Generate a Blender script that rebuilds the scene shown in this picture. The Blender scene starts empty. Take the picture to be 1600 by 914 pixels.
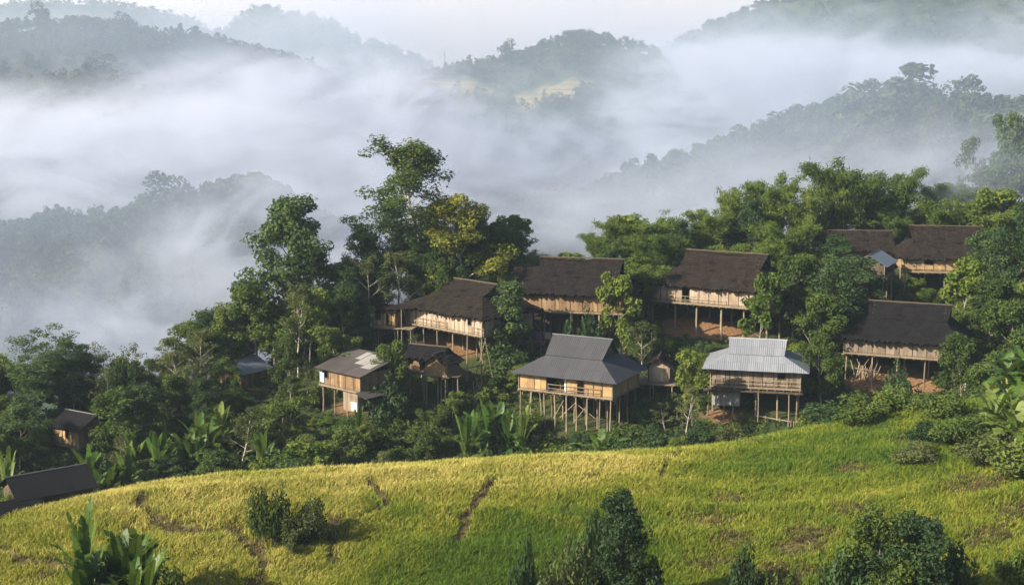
import bpy, bmesh, math, random
import numpy as np
from mathutils import Vector, Matrix

# ------------------------------------------------------------------ camera, sky, sun, exposure
S = bpy.context.scene
COL = S.collection
FPX, CXP, CYP = 2100.0, 800.0, 457.0          # focal length and centre in photo pixels (1600 wide)
PITCH = math.radians(8.85)
cam_d = bpy.data.cameras.new('camera')
cam = bpy.data.objects.new('camera', cam_d)
COL.objects.link(cam)
cam.location = (0, 0, 0)
cam.rotation_euler = (math.radians(90) - PITCH, 0, 0)
cam_d.sensor_width = 36
cam_d.lens = 36 * FPX / 1600
cam_d.clip_start = 0.5
cam_d.clip_end = 20000
S.camera = cam

SUN_EL = math.radians(30)
SUN_DIR = Vector((-0.885, -0.465, 0)).normalized()      # horizontal direction towards the sun
sun_vec = Vector((SUN_DIR.x * math.cos(SUN_EL), SUN_DIR.y * math.cos(SUN_EL), math.sin(SUN_EL)))
world = bpy.data.worlds.new('World')
S.world = world
world.use_nodes = True
wn = world.node_tree.nodes
wl = world.node_tree.links
bg = wn['Background']
sky = wn.new('ShaderNodeTexSky')
sky.sky_type = 'NISHITA'
sky.sun_disc = False
sky.sun_elevation = SUN_EL
sky.sun_rotation = math.atan2(SUN_DIR.x, SUN_DIR.y)
sky.air_density = 1.0
sky.dust_density = 2.0
wl.new(sky.outputs['Color'], bg.inputs['Color'])
bg.inputs['Strength'].default_value = 0.085

sd = bpy.data.lights.new('sun', 'SUN')
sd.energy = 5.0
sd.angle = math.radians(0.6)
sd.color = (1.0, 0.90, 0.74)
so = bpy.data.objects.new('sun', sd)
COL.objects.link(so)
so.rotation_euler = sun_vec.to_track_quat('Z', 'Y').to_euler()
so.location = (-60, -30, 60)

S.view_settings.view_transform = 'Standard'
S.view_settings.look = 'None'
S.view_settings.exposure = 1.6
S.view_settings.gamma = 1.0
S.view_settings.use_curve_mapping = False
S.cycles.max_bounces = 8
S.cycles.diffuse_bounces = 2
S.cycles.glossy_bounces = 1
S.cycles.transmission_bounces = 2
S.cycles.transparent_max_bounces = 8
S.cycles.volume_bounces = 4
S.cycles.use_denoising = True
S.cycles.use_adaptive_sampling = True
S.cycles.adaptive_threshold = 0.02
S.cycles.caustics_reflective = False
S.cycles.caustics_refractive = False

rnd = random.Random(11)
nr = np.random.default_rng(11)

# ------------------------------------------------------------------ helpers
CP, SP = math.cos(PITCH), math.sin(PITCH)


def ray(px, py):
    u = (px - CXP) / FPX
    v = (CYP - py) / FPX
    return np.array((u, CP + v * SP, -SP + v * CP))


def at(px, py, Y):
    d = ray(px, py)
    return d * (Y / d[1])


def project(p):
    d = p[1] * CP - p[2] * SP
    return CXP + FPX * p[0] / d, CYP - FPX * (p[1] * SP + p[2] * CP) / d


def vnoise(x, y, seed=0):
    """smooth value noise, numpy, period-free; result about -1..1"""
    xi, yi = np.floor(x).astype(np.int64), np.floor(y).astype(np.int64)
    fx, fy = x - xi, y - yi
    fx, fy = fx * fx * (3 - 2 * fx), fy * fy * (3 - 2 * fy)

    def h(a, b):
        n = (a * 374761393 + b * 668265263 + seed * 1442695041) & 0xffffffff
        n = ((n ^ (n >> 13)) * 1274126177) & 0xffffffff
        n = n ^ (n >> 16)
        return (n & 0xffff) / 32767.5 - 1.0
    return ((h(xi, yi) * (1 - fx) + h(xi + 1, yi) * fx) * (1 - fy)
            + (h(xi, yi + 1) * (1 - fx) + h(xi + 1, yi + 1) * fx) * fy)


def fbm(x, y, seed=0, octv=4):
    x, y = np.asarray(x, float), np.asarray(y, float)
    s, a = 0, 1.0
    for i in range(octv):
        s = s + a * vnoise(x + 13.7 * i, y - 7.3 * i, seed + i * 17)
        x, y, a = x * 2.03, y * 2.03, a * 0.5
    return s / 1.6


def sstep(e0, e1, x):
    t = np.clip((x - e0) / (e1 - e0), 0, 1)
    return t * t * (3 - 2 * t)


def tag(o, label=None, cat=None, group=None, kind=None):
    for k, v in (('label', label), ('category', cat), ('group', group), ('kind', kind)):
        if v is not None:
            o[k] = v
    return o


def mesh_np(name, verts, faces, mats, mat_idx=None, smooth=False, attrs=None):
    """verts (n,3); faces (m,4) or (m,3) int array, or a list of mixed tuples"""
    me = bpy.data.meshes.new(name)
    if isinstance(faces, np.ndarray):
        k = faces.shape[1]
        me.vertices.add(len(verts))
        me.vertices.foreach_set('co', np.asarray(verts, np.float32).ravel())
        me.loops.add(faces.size)
        me.loops.foreach_set('vertex_index', faces.astype(np.int32).ravel())
        me.polygons.add(len(faces))
        me.polygons.foreach_set('loop_start', (np.arange(len(faces)) * k).astype(np.int32))
        if mat_idx is not None:
            me.polygons.foreach_set('material_index', np.asarray(mat_idx, np.int32))
        me.update(calc_edges=True)
    else:
        me.from_pydata([tuple(v) for v in verts], [], [tuple(f) for f in faces])
        if mat_idx is not None:
            me.polygons.foreach_set('material_index', np.asarray(mat_idx, np.int32))
    for m in (mats if isinstance(mats, (list, tuple)) else [mats]):
        me.materials.append(m)
    me.polygons.foreach_set('use_smooth', np.full(len(me.polygons), bool(smooth)))
    for an, av in (attrs or {}).items():
        av = np.asarray(av, np.float32)
        if av.ndim == 1:
            a = me.attributes.new(an, 'FLOAT', 'POINT' if len(av) == len(verts) else 'FACE')
            a.data.foreach_set('value', av)
    return me


def link(name, me, parent=None, loc=None):
    o = bpy.data.objects.new(name, me)
    COL.objects.link(o)
    if parent is not None:
        o.parent = parent
    if loc is not None:
        o.location = loc
    return o


def empty(name, loc=(0, 0, 0), rz=0.0):
    o = bpy.data.objects.new(name, None)
    o.empty_display_size = 0.3
    COL.objects.link(o)
    o.location = loc
    o.rotation_euler = (0, 0, rz)
    return o


class NT:
    """tiny node-tree writer"""
    def __init__(self, name):
        self.m = bpy.data.materials.new(name)
        self.m.use_nodes = True
        self.t = self.m.node_tree
        self.n = self.t.nodes
        self.n.clear()
        self.out = self.n.new('ShaderNodeOutputMaterial')

    def add(self, typ, **kw):
        nd = self.n.new(typ)
        for k, v in kw.items():
            if k.startswith('i_'):
                nd.inputs[k[2:].replace('_', ' ')].default_value = v
            else:
                setattr(nd, k, v)
        return nd

    def lk(self, a, b):
        self.t.links.new(a, b)

    def val(self, sock, v):
        if isinstance(v, bpy.types.NodeSocket):
            self.lk(v, sock)
        elif isinstance(v, (tuple, list)) and len(v) == 3 and sock.type == 'RGBA':
            sock.default_value = (*v, 1)
        else:
            sock.default_value = v

    def math(self, op, a, b=None, clamp=False):
        nd = self.n.new('ShaderNodeMath')
        nd.operation = op
        nd.use_clamp = clamp
        self.val(nd.inputs[0], a)
        if b is not None:
            self.val(nd.inputs[1], b)
        return nd.outputs[0]

    def mix(self, f, a, b, blend='MIX'):
        nd = self.n.new('ShaderNodeMix')
        nd.data_type = 'RGBA'
        nd.blend_type = blend
        self.val(nd.inputs[0], f)
        self.val(nd.inputs[6], a)
        self.val(nd.inputs[7], b)
        return nd.outputs[2]

    def ramp(self, f, stops, interp='LINEAR'):
        nd = self.n.new('ShaderNodeValToRGB')
        nd.color_ramp.interpolation = interp
        el = nd.color_ramp.elements
        while len(el) < len(stops):
            el.new(0.5)
        for e, (p, c) in zip(el, stops):
            e.position = p
            e.color = (*c, 1) if len(c) == 3 else c
        self.val(nd.inputs[0], f)
        return nd.outputs[0]

    def noise(self, scale, detail=4, rough=0.55, vec=None, dist=0.0):
        nd = self.n.new('ShaderNodeTexNoise')
        nd.inputs['Scale'].default_value = scale
        nd.inputs['Detail'].default_value = detail
        nd.inputs['Roughness'].default_value = rough
        nd.inputs['Distortion'].default_value = dist
        if vec is not None:
            self.lk(vec, nd.inputs['Vector'])
        return nd.outputs['Fac']

    def pos(self):
        return self.n.new('ShaderNodeNewGeometry').outputs['Position']

    def obj(self):
        return self.n.new('ShaderNodeTexCoord').outputs['Object']

    def mapping(self, vec, scale=(1, 1, 1), loc=(0, 0, 0), rot=(0, 0, 0)):
        nd = self.n.new('ShaderNodeMapping')
        self.lk(vec, nd.inputs['Vector'])
        nd.inputs['Scale'].default_value = scale
        nd.inputs['Location'].default_value = loc
        nd.inputs['Rotation'].default_value = rot
        return nd.outputs[0]

    def attr(self, name):
        nd = self.n.new('ShaderNodeAttribute')
        nd.attribute_name = name
        return nd.outputs['Fac']

    def rand(self):
        return self.n.new('ShaderNodeObjectInfo').outputs['Random']

    def bump(self, h, strength=0.5, dist=0.05):
        nd = self.n.new('ShaderNodeBump')
        nd.inputs['Strength'].default_value = strength
        nd.inputs['Distance'].default_value = dist
        self.lk(h, nd.inputs['Height'])
        return nd.outputs[0]

    def principled(self, col, rough=0.8, normal=None, spec=0.3, metal=0.0):
        nd = self.n.new('ShaderNodeBsdfPrincipled')
        self.val(nd.inputs['Base Color'], col)
        self.val(nd.inputs['Roughness'], rough)
        nd.inputs['Specular IOR Level'].default_value = spec
        nd.inputs['Metallic'].default_value = metal
        if normal is not None:
            self.lk(normal, nd.inputs['Normal'])
        self.lk(nd.outputs[0], self.out.inputs['Surface'])
        return nd


# ------------------------------------------------------------------ terrain heights
# field crest (photo column, row, distance): a real curve on the ground once turned into metres
_fc = [at(px, py, Y) for px, py, Y in ((-500, 869, 92), (-200, 839, 96), (0, 809, 99), (150, 779, 101), (300, 756, 103), (450, 741, 104),
                                       (600, 733, 105), (800, 726, 106), (1000, 715, 108), (1150, 699, 110),
                                       (1300, 671, 112), (1450, 641, 114), (1600, 621, 116), (1900, 579, 118), (2200, 549, 120))]
_fc = np.array(_fc)
# hill crest behind the village, ground level
PLA, PLB = -86.6, 0.36


def plane_hit(px, py):
    d = ray(px, py)
    t = d[2] / d[1]
    Y = -PLA / (PLB - t)
    return d * (Y / d[1])


_hc = np.array([plane_hit(px, py) for px, py in ((-600, 720), (-200, 690), (0, 655), (130, 632), (250, 606), (400, 572), (550, 505), (670, 452),
                                                 (850, 436), (1000, 418), (1200, 396), (1400, 378), (1600, 345), (1900, 300), (2300, 260))])
GX0, GX1, GY0, GY1 = -150, 150, -40, 270
gxs = np.arange(GX0, GX1 + 1, 1.0)
gys = np.arange(GY0, GY1 + 1, 1.0)


def _near():
    Z = np.zeros((len(gys), len(gxs)))
    for j, x in enumerate(gxs):
        Yc = np.interp(x, _fc[:, 0], _fc[:, 1])
        zc = np.interp(x, _fc[:, 0], _fc[:, 2])
        Yk = np.interp(x, _hc[:, 0], _hc[:, 1])
        zk = PLA + PLB * Yk
        kx = [-40, 0, 10, 35, 62, 72, 79, 86, 95, Yc - 4, Yc, Yc + 4, Yc + 9, 124, 131, Yk - 2, Yk + 3, Yk + 14, Yk + 60, Yk + 130]
        kz = [4, -2.2, -6, -19, -34, -37.5, zc - 5.2, zc - 3.3, zc - 1.3, zc - 0.25, zc, zc - 0.8, zc - 3.2,
              min(PLA + PLB * 124 - 0.2, zc - 4.5), PLA + PLB * 131, zk - 0.7, zk - 0.5, zk - 4.5, zk - 36, -122]
        Z[:, j] = np.interp(gys, kx, kz)
    k = np.exp(-0.5 * (np.arange(-5, 6) / 1.7) ** 2)
    k /= k.sum()
    P = np.pad(Z, ((5, 5), (5, 5)), mode='edge')
    P = sum(k[i] * P[i:i + Z.shape[0], :] for i in range(11))
    P = sum(k[i] * P[:, i:i + Z.shape[1]] for i in range(11))
    XX, YY = np.meshgrid(gxs, gys)
    fl = np.exp(-((YY - 95) / 16) ** 2)
    P += 0.42 * fbm(XX / 14, YY / 9, 3) * (0.5 + 0.5 * fl) + 0.9 * fbm(XX / 22, YY / 22, 5) * (1 - fl) * sstep(112, 128, YY)
    # faint terrace treads across the field
    P += fl * 0.16 * np.sin((YY + 4 * fbm(XX / 25, YY / 25, 8)) * 1.55)
    return P


ZN = _near()


def zg(x, y):
    x = np.clip(np.asarray(x, float), GX0, GX1 - 1e-3)
    y = np.clip(np.asarray(y, float), GY0, GY1 - 1e-3)
    fx, fy = x - GX0, y - GY0
    i, j = np.floor(fy).astype(int), np.floor(fx).astype(int)
    a, b = fy - i, fx - j
    return (ZN[i, j] * (1 - a) * (1 - b) + ZN[i + 1, j] * a * (1 - b) + ZN[i, j + 1] * (1 - a) * b + ZN[i + 1, j + 1] * a * b)


def ground_hit(px, py, ymin=80, ymax=230):
    """first point of the near ground on this line of sight"""
    d = ray(px, py)
    ys = np.arange(ymin, ymax, 0.1)
    xs, zs = d[0] / d[1] * ys, d[2] / d[1] * ys
    hit = np.nonzero(zs <= zg(xs, ys))[0]
    i = hit[0] if len(hit) else len(ys) - 1
    return np.array((xs[i], ys[i], float(zg(xs[i], ys[i]))))


# far ridges: (crest points as photo column, row, distance), fall-off slope towards us, slope behind
RIDGES = {
    'R1': ([(560, 400, 860), (650, 365, 820), (740, 338, 790), (800, 338, 760), (900, 322, 720), (1000, 292, 680), (1060, 270, 650),
            (1130, 250, 620), (1200, 226, 590), (1260, 206, 570), (1330, 188, 540), (1420, 182, 520), (1470, 200, 510), (1510, 196, 500),
            (1600, 205, 490), (1750, 195, 480), (2100, 170, 470)], 0.50),
    'R2': ([(-500, 470, 470), (-200, 420, 480), (0, 378, 490), (90, 358, 495), (210, 350, 500), (290, 338, 505), (350, 312, 510), (400, 305, 520),
            (450, 330, 530), (520, 375, 545), (600, 420, 560), (700, 480, 580)], 0.55),
    'R3': ([(380, 230, 900), (430, 205, 910), (500, 172, 930), (560, 150, 950), (620, 135, 970), (700, 116, 1000), (780, 104, 1010), (840, 84, 1020),
            (900, 62, 1020), (960, 74, 1010), (1020, 88, 1000), (1060, 125, 990), (1120, 185, 980), (1180, 260, 970)], 0.48),
    'R4': ([(-500, 40, 800), (-200, 45, 820), (0, 58, 840), (60, 46, 850), (130, 46, 860), (200, 55, 870), (260, 70, 875), (310, 68, 880), (360, 80, 885), (430, 101, 890),
            (490, 118, 900), (560, 165, 910), (640, 230, 920)], 0.5),
    'R5': ([(200, 120, 1250), (330, 65, 1280), (380, 28, 1300), (420, 18, 1300), (470, 34, 1300), (520, 38, 1290), (560, 72, 1280), (600, 70, 1280), (660, 100, 1280),
            (740, 150, 1280)], 0.6),
    'R6': ([(880, 190, 1380), (960, 130, 1390), (1060, 68, 1400), (1100, 46, 1400), (1150, 26, 1400), (1200, 8, 1400), (1300, -22, 1400), (1450, -26, 1400), (1600, -14, 1390),
            (1800, 0, 1380), (2200, 20, 1350)], 0.5),
    'R7': ([(-600, -10, 1600), (-200, -4, 1600), (0, 12, 1600), (60, 6, 1600), (180, 8, 1600), (300, 34, 1600), (380, 70, 1600), (460, 120, 1600)], 0.6),
}
RC = {}
for k, (pts, sl) in RIDGES.items():
    P = np.array([at(*p) for p in pts])
    RC[k] = (P[:, 0] / P[:, 1], P[:, 1], P[:, 2] / P[:, 1], sl)


def zf(a, Y):
    """far terrain height at azimuth slope a = x/y and distance Y"""
    a, Y = np.asarray(a, float), np.asarray(Y, float)
    x = a * Y
    wob = fbm(x / 90, Y / 90, 21, 4)
    base = -124 + 0.012 * (Y - 250) + 5 * wob
    out = base
    for k, (ra, rY, rt, sl) in RC.items():
        inside = np.clip(1 - np.maximum(ra[0] - a, a - ra[-1]) / 0.03, 0, 1)
        inside = np.where((a >= ra[0]) & (a <= ra[-1]), 1.0, np.clip(inside, 0, 1))
        Yc = np.interp(a, ra, rY)
        zc = np.interp(a, ra, rt) * Yc
        d = np.abs(Y - Yc)
        front = Y < Yc
        spur = 1 + 0.16 * np.sin(a * 46 + hash_f(k)) * sstep(10, 120, d)
        fall = np.where(front, sl, 0.62) * np.sqrt(d * d + 14 ** 2) * spur - np.where(front, sl, 0.62) * 14
        z = zc - fall + wob * 7 * sstep(15, 90, d) + 1.2 * fbm(x / 12, Y / 12, 31, 2)
        z = z * inside + (1 - inside) * base
        out = np.maximum(out, z)
    return out


def hash_f(k):
    return (ord(k[-1]) * 2.399) % 6.28
# ------------------------------------------------------------------ ground masks
def poly_dist(x, y, pts):
    """distance on the ground to a polyline given as ground points"""
    x, y = np.asarray(x, float), np.asarray(y, float)
    best = np.full(x.shape, 1e9)
    for (ax, ay), (bx, by) in zip(pts[:-1], pts[1:]):
        dx, dy = bx - ax, by - ay
        t = np.clip(((x - ax) * dx + (y - ay) * dy) / (dx * dx + dy * dy + 1e-9), 0, 1)
        best = np.minimum(best, np.hypot(x - ax - t * dx, y - ay - t * dy))
    return best


def gpts(pix):
    return [tuple(ground_hit(*p)[:2]) for p in pix]


PATHS = [(gpts(p), w) for p, w in (
    (((218, 778), (222, 798), (262, 822), (310, 834), (362, 830), (430, 822), (500, 815), (560, 808), (612, 792), (596, 772), (575, 757)), 0.5),
    (((360, 830), (398, 858), (412, 885), (400, 914)), 0.55),
    (((222, 800), (205, 830), (180, 850)), 0.3),
    (((775, 752), (752, 775), (735, 800), (712, 850)), 0.5),
    (((932, 742), (905, 772), (880, 800)), 0.2),
    (((1052, 712), (1034, 745)), 0.28),
    (((-60, 850), (0, 862), (40, 876), (110, 884), (180, 880)), 0.5),
    (((520, 818), (515, 850), (520, 880)), 0.5),
)]
SCRUB = [(gpts([c])[0], r) for c, r in (((1140, 782), 1.5), (1095, 815), ) if False] if False else \
    [(gpts([(a, b)])[0], r) for a, b, r in ((1135, 785, 1.6), (1100, 818, 1.5), (1150, 842, 1.6), (1270, 832, 1.8), (1250, 860, 1.6), (1110, 880, 2.0),
                                            (1340, 800, 1.7), (1380, 815, 1.5), (1210, 905, 2.4), (980, 805, 0.9), (1330, 735, 1.2), (1430, 690, 1.3), (1520, 760, 2.0),
                                            (1450, 830, 1.6), (1540, 840, 1.8), (60, 905, 1.2), (1580, 800, 1.6))]


def path_mask(x, y):
    m = np.zeros(np.shape(x))
    for pts, w in PATHS:
        d = poly_dist(x, y, pts) + 0.46 * fbm(np.asarray(x) * 1.1, np.asarray(y) * 1.1, 4, 3)
        m = np.maximum(m, 1 - sstep(w * 0.6, w * 1.5, d))
    return m


def scrub_mask(x, y):
    m = np.zeros(np.shape(x))
    for (cx, cy), r in SCRUB:
        d = np.hypot((np.asarray(x) - cx) * 0.55, np.asarray(y) - cy) / r + 0.5 * fbm(np.asarray(x) * 0.9, np.asarray(y) * 0.9, 9, 3)
        m = np.maximum(m, 1 - sstep(0.35, 1.0, d))
    return m


def field_edge(x):
    """distance of the upper edge of the field"""
    return np.interp(x, _fc[:, 0], _fc[:, 1])


# bare orange soil under and beside the houses (centre pixel on the ground, radius in metres)
SOIL = [(tuple(plane_hit(a, b)[:2]), r) for a, b, r in ((1085, 518, 4.6), (1140, 520, 3.6), (1050, 512, 2.8), (715, 540, 4.2), (670, 530, 3.0), (1385, 590, 4.2), (1350, 600, 2.5),
                                                        (1440, 600, 3), (1130, 655, 2.2), (900, 530, 3.2), (545, 640, 2.2), (1450, 462, 2.5)  )]


def soil_mask(x, y):
    m = np.zeros(np.shape(x))
    for (cx, cy), r in SOIL:
        d = np.hypot(np.asarray(x) - cx, (np.asarray(y) - cy) * 1.5) / r + 0.35 * fbm(np.asarray(x) * 0.5, np.asarray(y) * 0.5, 19, 3)
        m = np.maximum(m, 1 - sstep(0.7, 1.05, d))
    return m


def field_mask(x, y):
    x, y = np.asarray(x, float), np.asarray(y, float)
    yc = field_edge(x)
    return sstep(76, 80, y) * (1 - sstep(yc + 3.5, yc + 5.5, y + 0.8 * fbm(x / 3, y / 3, 6, 2)))


# ------------------------------------------------------------------ materials of the land
def mat_ground():
    k = NT('earth_and_grass')
    p = k.pos()
    n1 = k.noise(0.35, 5, 0.6, p)
    n2 = k.noise(3.0, 4, 0.6, p)
    floor_c = k.ramp(n1, [(0.3, (0.018, 0.026, 0.010)), (0.55, (0.035, 0.045, 0.014)), (0.75, (0.060, 0.048, 0.022))])
    field_c = k.ramp(n1, [(0.3, (0.075, 0.088, 0.016)), (0.7, (0.120, 0.105, 0.022))])
    soil_c = k.ramp(n2, [(0.25, (0.085, 0.052, 0.028)), (0.55, (0.165, 0.092, 0.046)), (0.8, (0.235, 0.14, 0.07))])
    path_c = k.ramp(n2, [(0.3, (0.045, 0.036, 0.016)), (0.7, (0.095, 0.068, 0.030))])
    c = k.mix(k.attr('field'), floor_c, field_c)
    c = k.mix(k.attr('soil'), c, soil_c)
    c = k.mix(k.attr('path'), c, path_c)
    k.principled(c, 0.95, k.bump(n2, 0.8, 0.15), 0.1)
    return k.m


def mat_hills():
    k = NT('far_hillside')
    p = k.pos()
    n1 = k.noise(0.03, 6, 0.65, p)
    n2 = k.noise(0.18, 4, 0.6, p)
    c = k.ramp(n1, [(0.3, (0.014, 0.024, 0.010)), (0.55, (0.022, 0.034, 0.013)), (0.8, (0.042, 0.042, 0.018))])
    bare = k.ramp(n2, [(0.3, (0.10, 0.085, 0.038)), (0.7, (0.175, 0.14, 0.066))])
    # treads of the terraced plots follow the height
    sp = k.add('ShaderNodeSeparateXYZ')
    k.lk(p, sp.inputs[0])
    w = k.math('FRACT', k.math('MULTIPLY', k.math('ADD', sp.outputs[2], k.math('MULTIPLY', n2, 1.4)), 0.30))
    step = k.math('GREATER_THAN', w, 0.72)
    bare = k.mix(k.math('MULTIPLY', step, 0.75), bare, (0.055, 0.06, 0.022))
    c = k.mix(k.attr('bare'), c, bare)
    k.principled(c, 0.95, k.bump(n2, 1.0, 2.0), 0.1)
    return k.m


XX, YY = np.meshgrid(gxs, gys)
# finer sheet for the near land: half-metre spacing where the field and the village are
fx_ = np.arange(-150, 150.01, 0.75)
fy_ = np.concatenate([np.arange(-40, 60, 2.0), np.arange(60, 130, 0.5), np.arange(130, 200, 0.75), np.arange(200, 262, 2.0)])
FX, FY = np.meshgrid(fx_, fy_)
FZ = zg(FX, FY)
pm, sm_, fm, scm = path_mask(FX, FY), soil_mask(FX, FY), field_mask(FX, FY), scrub_mask(FX, FY)
FZ = FZ - 0.18 * pm * fm + 0.05 * fbm(FX * 1.3, FY * 1.3, 40, 2)


def grid_faces(nrow, ncol):
    i = np.arange(nrow - 1)[:, None] * ncol + np.arange(ncol - 1)[None, :]
    return np.stack([i, i + 1, i + 1 + ncol, i + ncol], -1).reshape(-1, 4)


M_ground = mat_ground()
M_hills = mat_hills()
me = mesh_np('ground', np.stack([FX, FY, FZ], -1).reshape(-1, 3), grid_faces(len(fy_), len(fx_)), M_ground, smooth=True,
             attrs={'field': fm.ravel(), 'soil': sm_.ravel(), 'path': np.maximum(pm * fm, scm * fm * 0.7).ravel()})
tag(link('ground', me), kind='structure')

aa = np.linspace(-0.75, 0.75, 420)
yy = np.concatenate([np.arange(236, 620, 4.0), np.arange(620, 1100, 7.0), np.arange(1100, 2000, 18), np.geomspace(2000, 9000, 22)])
AA, HY = np.meshgrid(aa, yy)
HZ = zf(AA, HY)
HZ = np.where(HY < 262, np.minimum(HZ, -124 - 4), HZ)
BARE = []


def bare_mask(a, Y):
    m = np.zeros(np.shape(a))
    for px, py, D, rx, ry in ((870, 145, 985, 42, 17), (820, 160, 970, 26, 16), (905, 132, 1000, 36, 11), (700, 135, 985, 60, 14), (740, 145, 975, 40, 12),
                              (120, 352, 488, 110, 8), (20, 372, 485, 60, 7)):
        c = at(px, py, D)
        a0 = c[0] / c[1]
        A, Yv = np.asarray(a), np.asarray(Y)
        z = zf(A, Yv)
        dpx, dpy = project((A * Yv, Yv, z))
        d = np.hypot((dpx - px) / rx, (dpy - py) / ry) + 0.3 * fbm(A * Yv / 25, Yv / 25, 50, 3)
        m = np.maximum(m, (1 - sstep(0.75, 1.05, d)) * (np.abs(Yv - D) < 170))
    return m


BM = bare_mask(AA, HY)
me = mesh_np('hills', np.stack([AA * HY, HY, HZ], -1).reshape(-1, 3), grid_faces(len(yy), len(aa)), M_hills, smooth=True, attrs={'bare': BM.ravel()})
tag(link('hills', me), kind='structure')


# ------------------------------------------------------------------ leaf and bark materials
def mat_leaf(name, dark, mid, light, transl=0.30, rough=0.55, hue_rand=0.55, nw=0.38):
    k = NT(name)
    p = k.pos()
    n = k.noise(0.55, 2, 0.5, p)
    f = k.math('ADD', k.math('MULTIPLY', k.attr('tint'), 1.0 - nw), k.math('MULTIPLY', n, nw))
    f = k.math('ADD', f, k.math('MULTIPLY', k.math('SUBTRACT', k.rand(), 0.5), hue_rand), True)
    c = k.ramp(f, [(0.12, dark), (0.5, mid), (0.92, light)])
    b = k.n.new('ShaderNodeBsdfPrincipled')
    k.lk(c, b.inputs['Base Color'])
    b.inputs['Roughness'].default_value = rough
    b.inputs['Specular IOR Level'].default_value = 0.12
    t = k.n.new('ShaderNodeBsdfTranslucent')
    k.lk(k.mix(0.5, c, (0.10, 0.13, 0.012)), t.inputs['Color'])
    mx = k.n.new('ShaderNodeMixShader')
    mx.inputs[0].default_value = transl
    k.lk(b.outputs[0], mx.inputs[1])
    k.lk(t.outputs[0], mx.inputs[2])
    k.lk(mx.outputs[0], k.out.inputs['Surface'])
    return k.m


def mat_bark(name, a, b):
    k = NT(name)
    v = k.mapping(k.pos(), (6, 6, 1.2))
    n = k.noise(1.5, 5, 0.65, v)
    k.principled(k.ramp(n, [(0.3, a), (0.7, b)]), 0.9, k.bump(n, 0.6, 0.05), 0.15)
    return k.m


L_dark = mat_leaf('leaf_dark_green', (0.014, 0.030, 0.011), (0.030, 0.058, 0.018), (0.064, 0.098, 0.028))
L_mid = mat_leaf('leaf_mid_green', (0.0237, 0.0414, 0.0081), (0.0517, 0.0813, 0.0141), (0.1020, 0.1279, 0.0252))
L_bright = mat_leaf('leaf_fresh_green', (0.0310, 0.0571, 0.0079), (0.0752, 0.1156, 0.0151), (0.1416, 0.1662, 0.0274), 0.36)
L_yellow = mat_leaf('leaf_yellow_green', (0.080, 0.090, 0.014), (0.170, 0.170, 0.022), (0.270, 0.245, 0.040), 0.36)
L_olive = mat_leaf('leaf_olive', (0.030, 0.042, 0.013), (0.068, 0.084, 0.024), (0.110, 0.120, 0.036))
L_bamboo = mat_leaf('leaf_bamboo', (0.0309, 0.0541, 0.0093), (0.0757, 0.1159, 0.0186), (0.1275, 0.1623, 0.0309), 0.38)
L_banana = mat_leaf('leaf_banana', (0.0255, 0.0578, 0.0102), (0.0578, 0.1062, 0.0170), (0.1275, 0.1615, 0.0357), 0.38, 0.40)
L_far = mat_leaf('leaf_far_forest', (0.009, 0.022, 0.012), (0.025, 0.046, 0.021), (0.072, 0.088, 0.036), 0.15, 0.8, 0.0)  # leaf tone shifted to blue, part of the distance haze painted in
L_rice = mat_leaf('rice_stalk', (0.066, 0.124, 0.013), (0.215, 0.232, 0.024), (0.49, 0.405, 0.115), 0.40, 0.6, 0.0, nw=0.08)
L_brown = mat_leaf('dry_weed', (0.045, 0.038, 0.016), (0.092, 0.074, 0.030), (0.15, 0.125, 0.045), 0.2, 0.8, 0.2)
B_grey = mat_bark('bark_grey', (0.075, 0.062, 0.050), (0.22, 0.19, 0.155))
B_pale = mat_bark('bark_pale', (0.20, 0.17, 0.135), (0.42, 0.38, 0.32))
B_dark = mat_bark('bark_dark', (0.035, 0.028, 0.020), (0.10, 0.080, 0.060))
B_cane = mat_bark('bamboo_cane', (0.10, 0.115, 0.030), (0.24, 0.235, 0.080))


# ------------------------------------------------------------------ foliage pieces
def leaf_quads(P, N, size, aspect=0.5, rng=nr, droop=0.0):
    """rhombic leaves at points P, leaf plane normals about N; returns verts, faces"""
    n = len(P)
    N = N / (np.linalg.norm(N, axis=1, keepdims=True) + 1e-9)
    T = rng.normal(size=(n, 3))
    T[:, 2] -= droop
    T -= N * np.sum(T * N, 1, keepdims=True)
    T /= np.linalg.norm(T, axis=1, keepdims=True) + 1e-9
    B = np.cross(N, T)
    s = (size * rng.uniform(0.7, 1.3, n))[:, None]
    w = s * aspect
    V = np.stack([P - T * s * 0.5, P + B * w * 0.5 + N * 0.06 * s, P + T * s * 0.5 - N * 0.08 * s, P - B * w * 0.5 + N * 0.06 * s], 1).reshape(-1, 3)
    F = np.arange(4 * n).reshape(-1, 4)
    return V, F


def unit(n, rng=nr):
    v = rng.normal(size=(n, 3))
    return v / np.linalg.norm(v, axis=1, keepdims=True)


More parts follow.
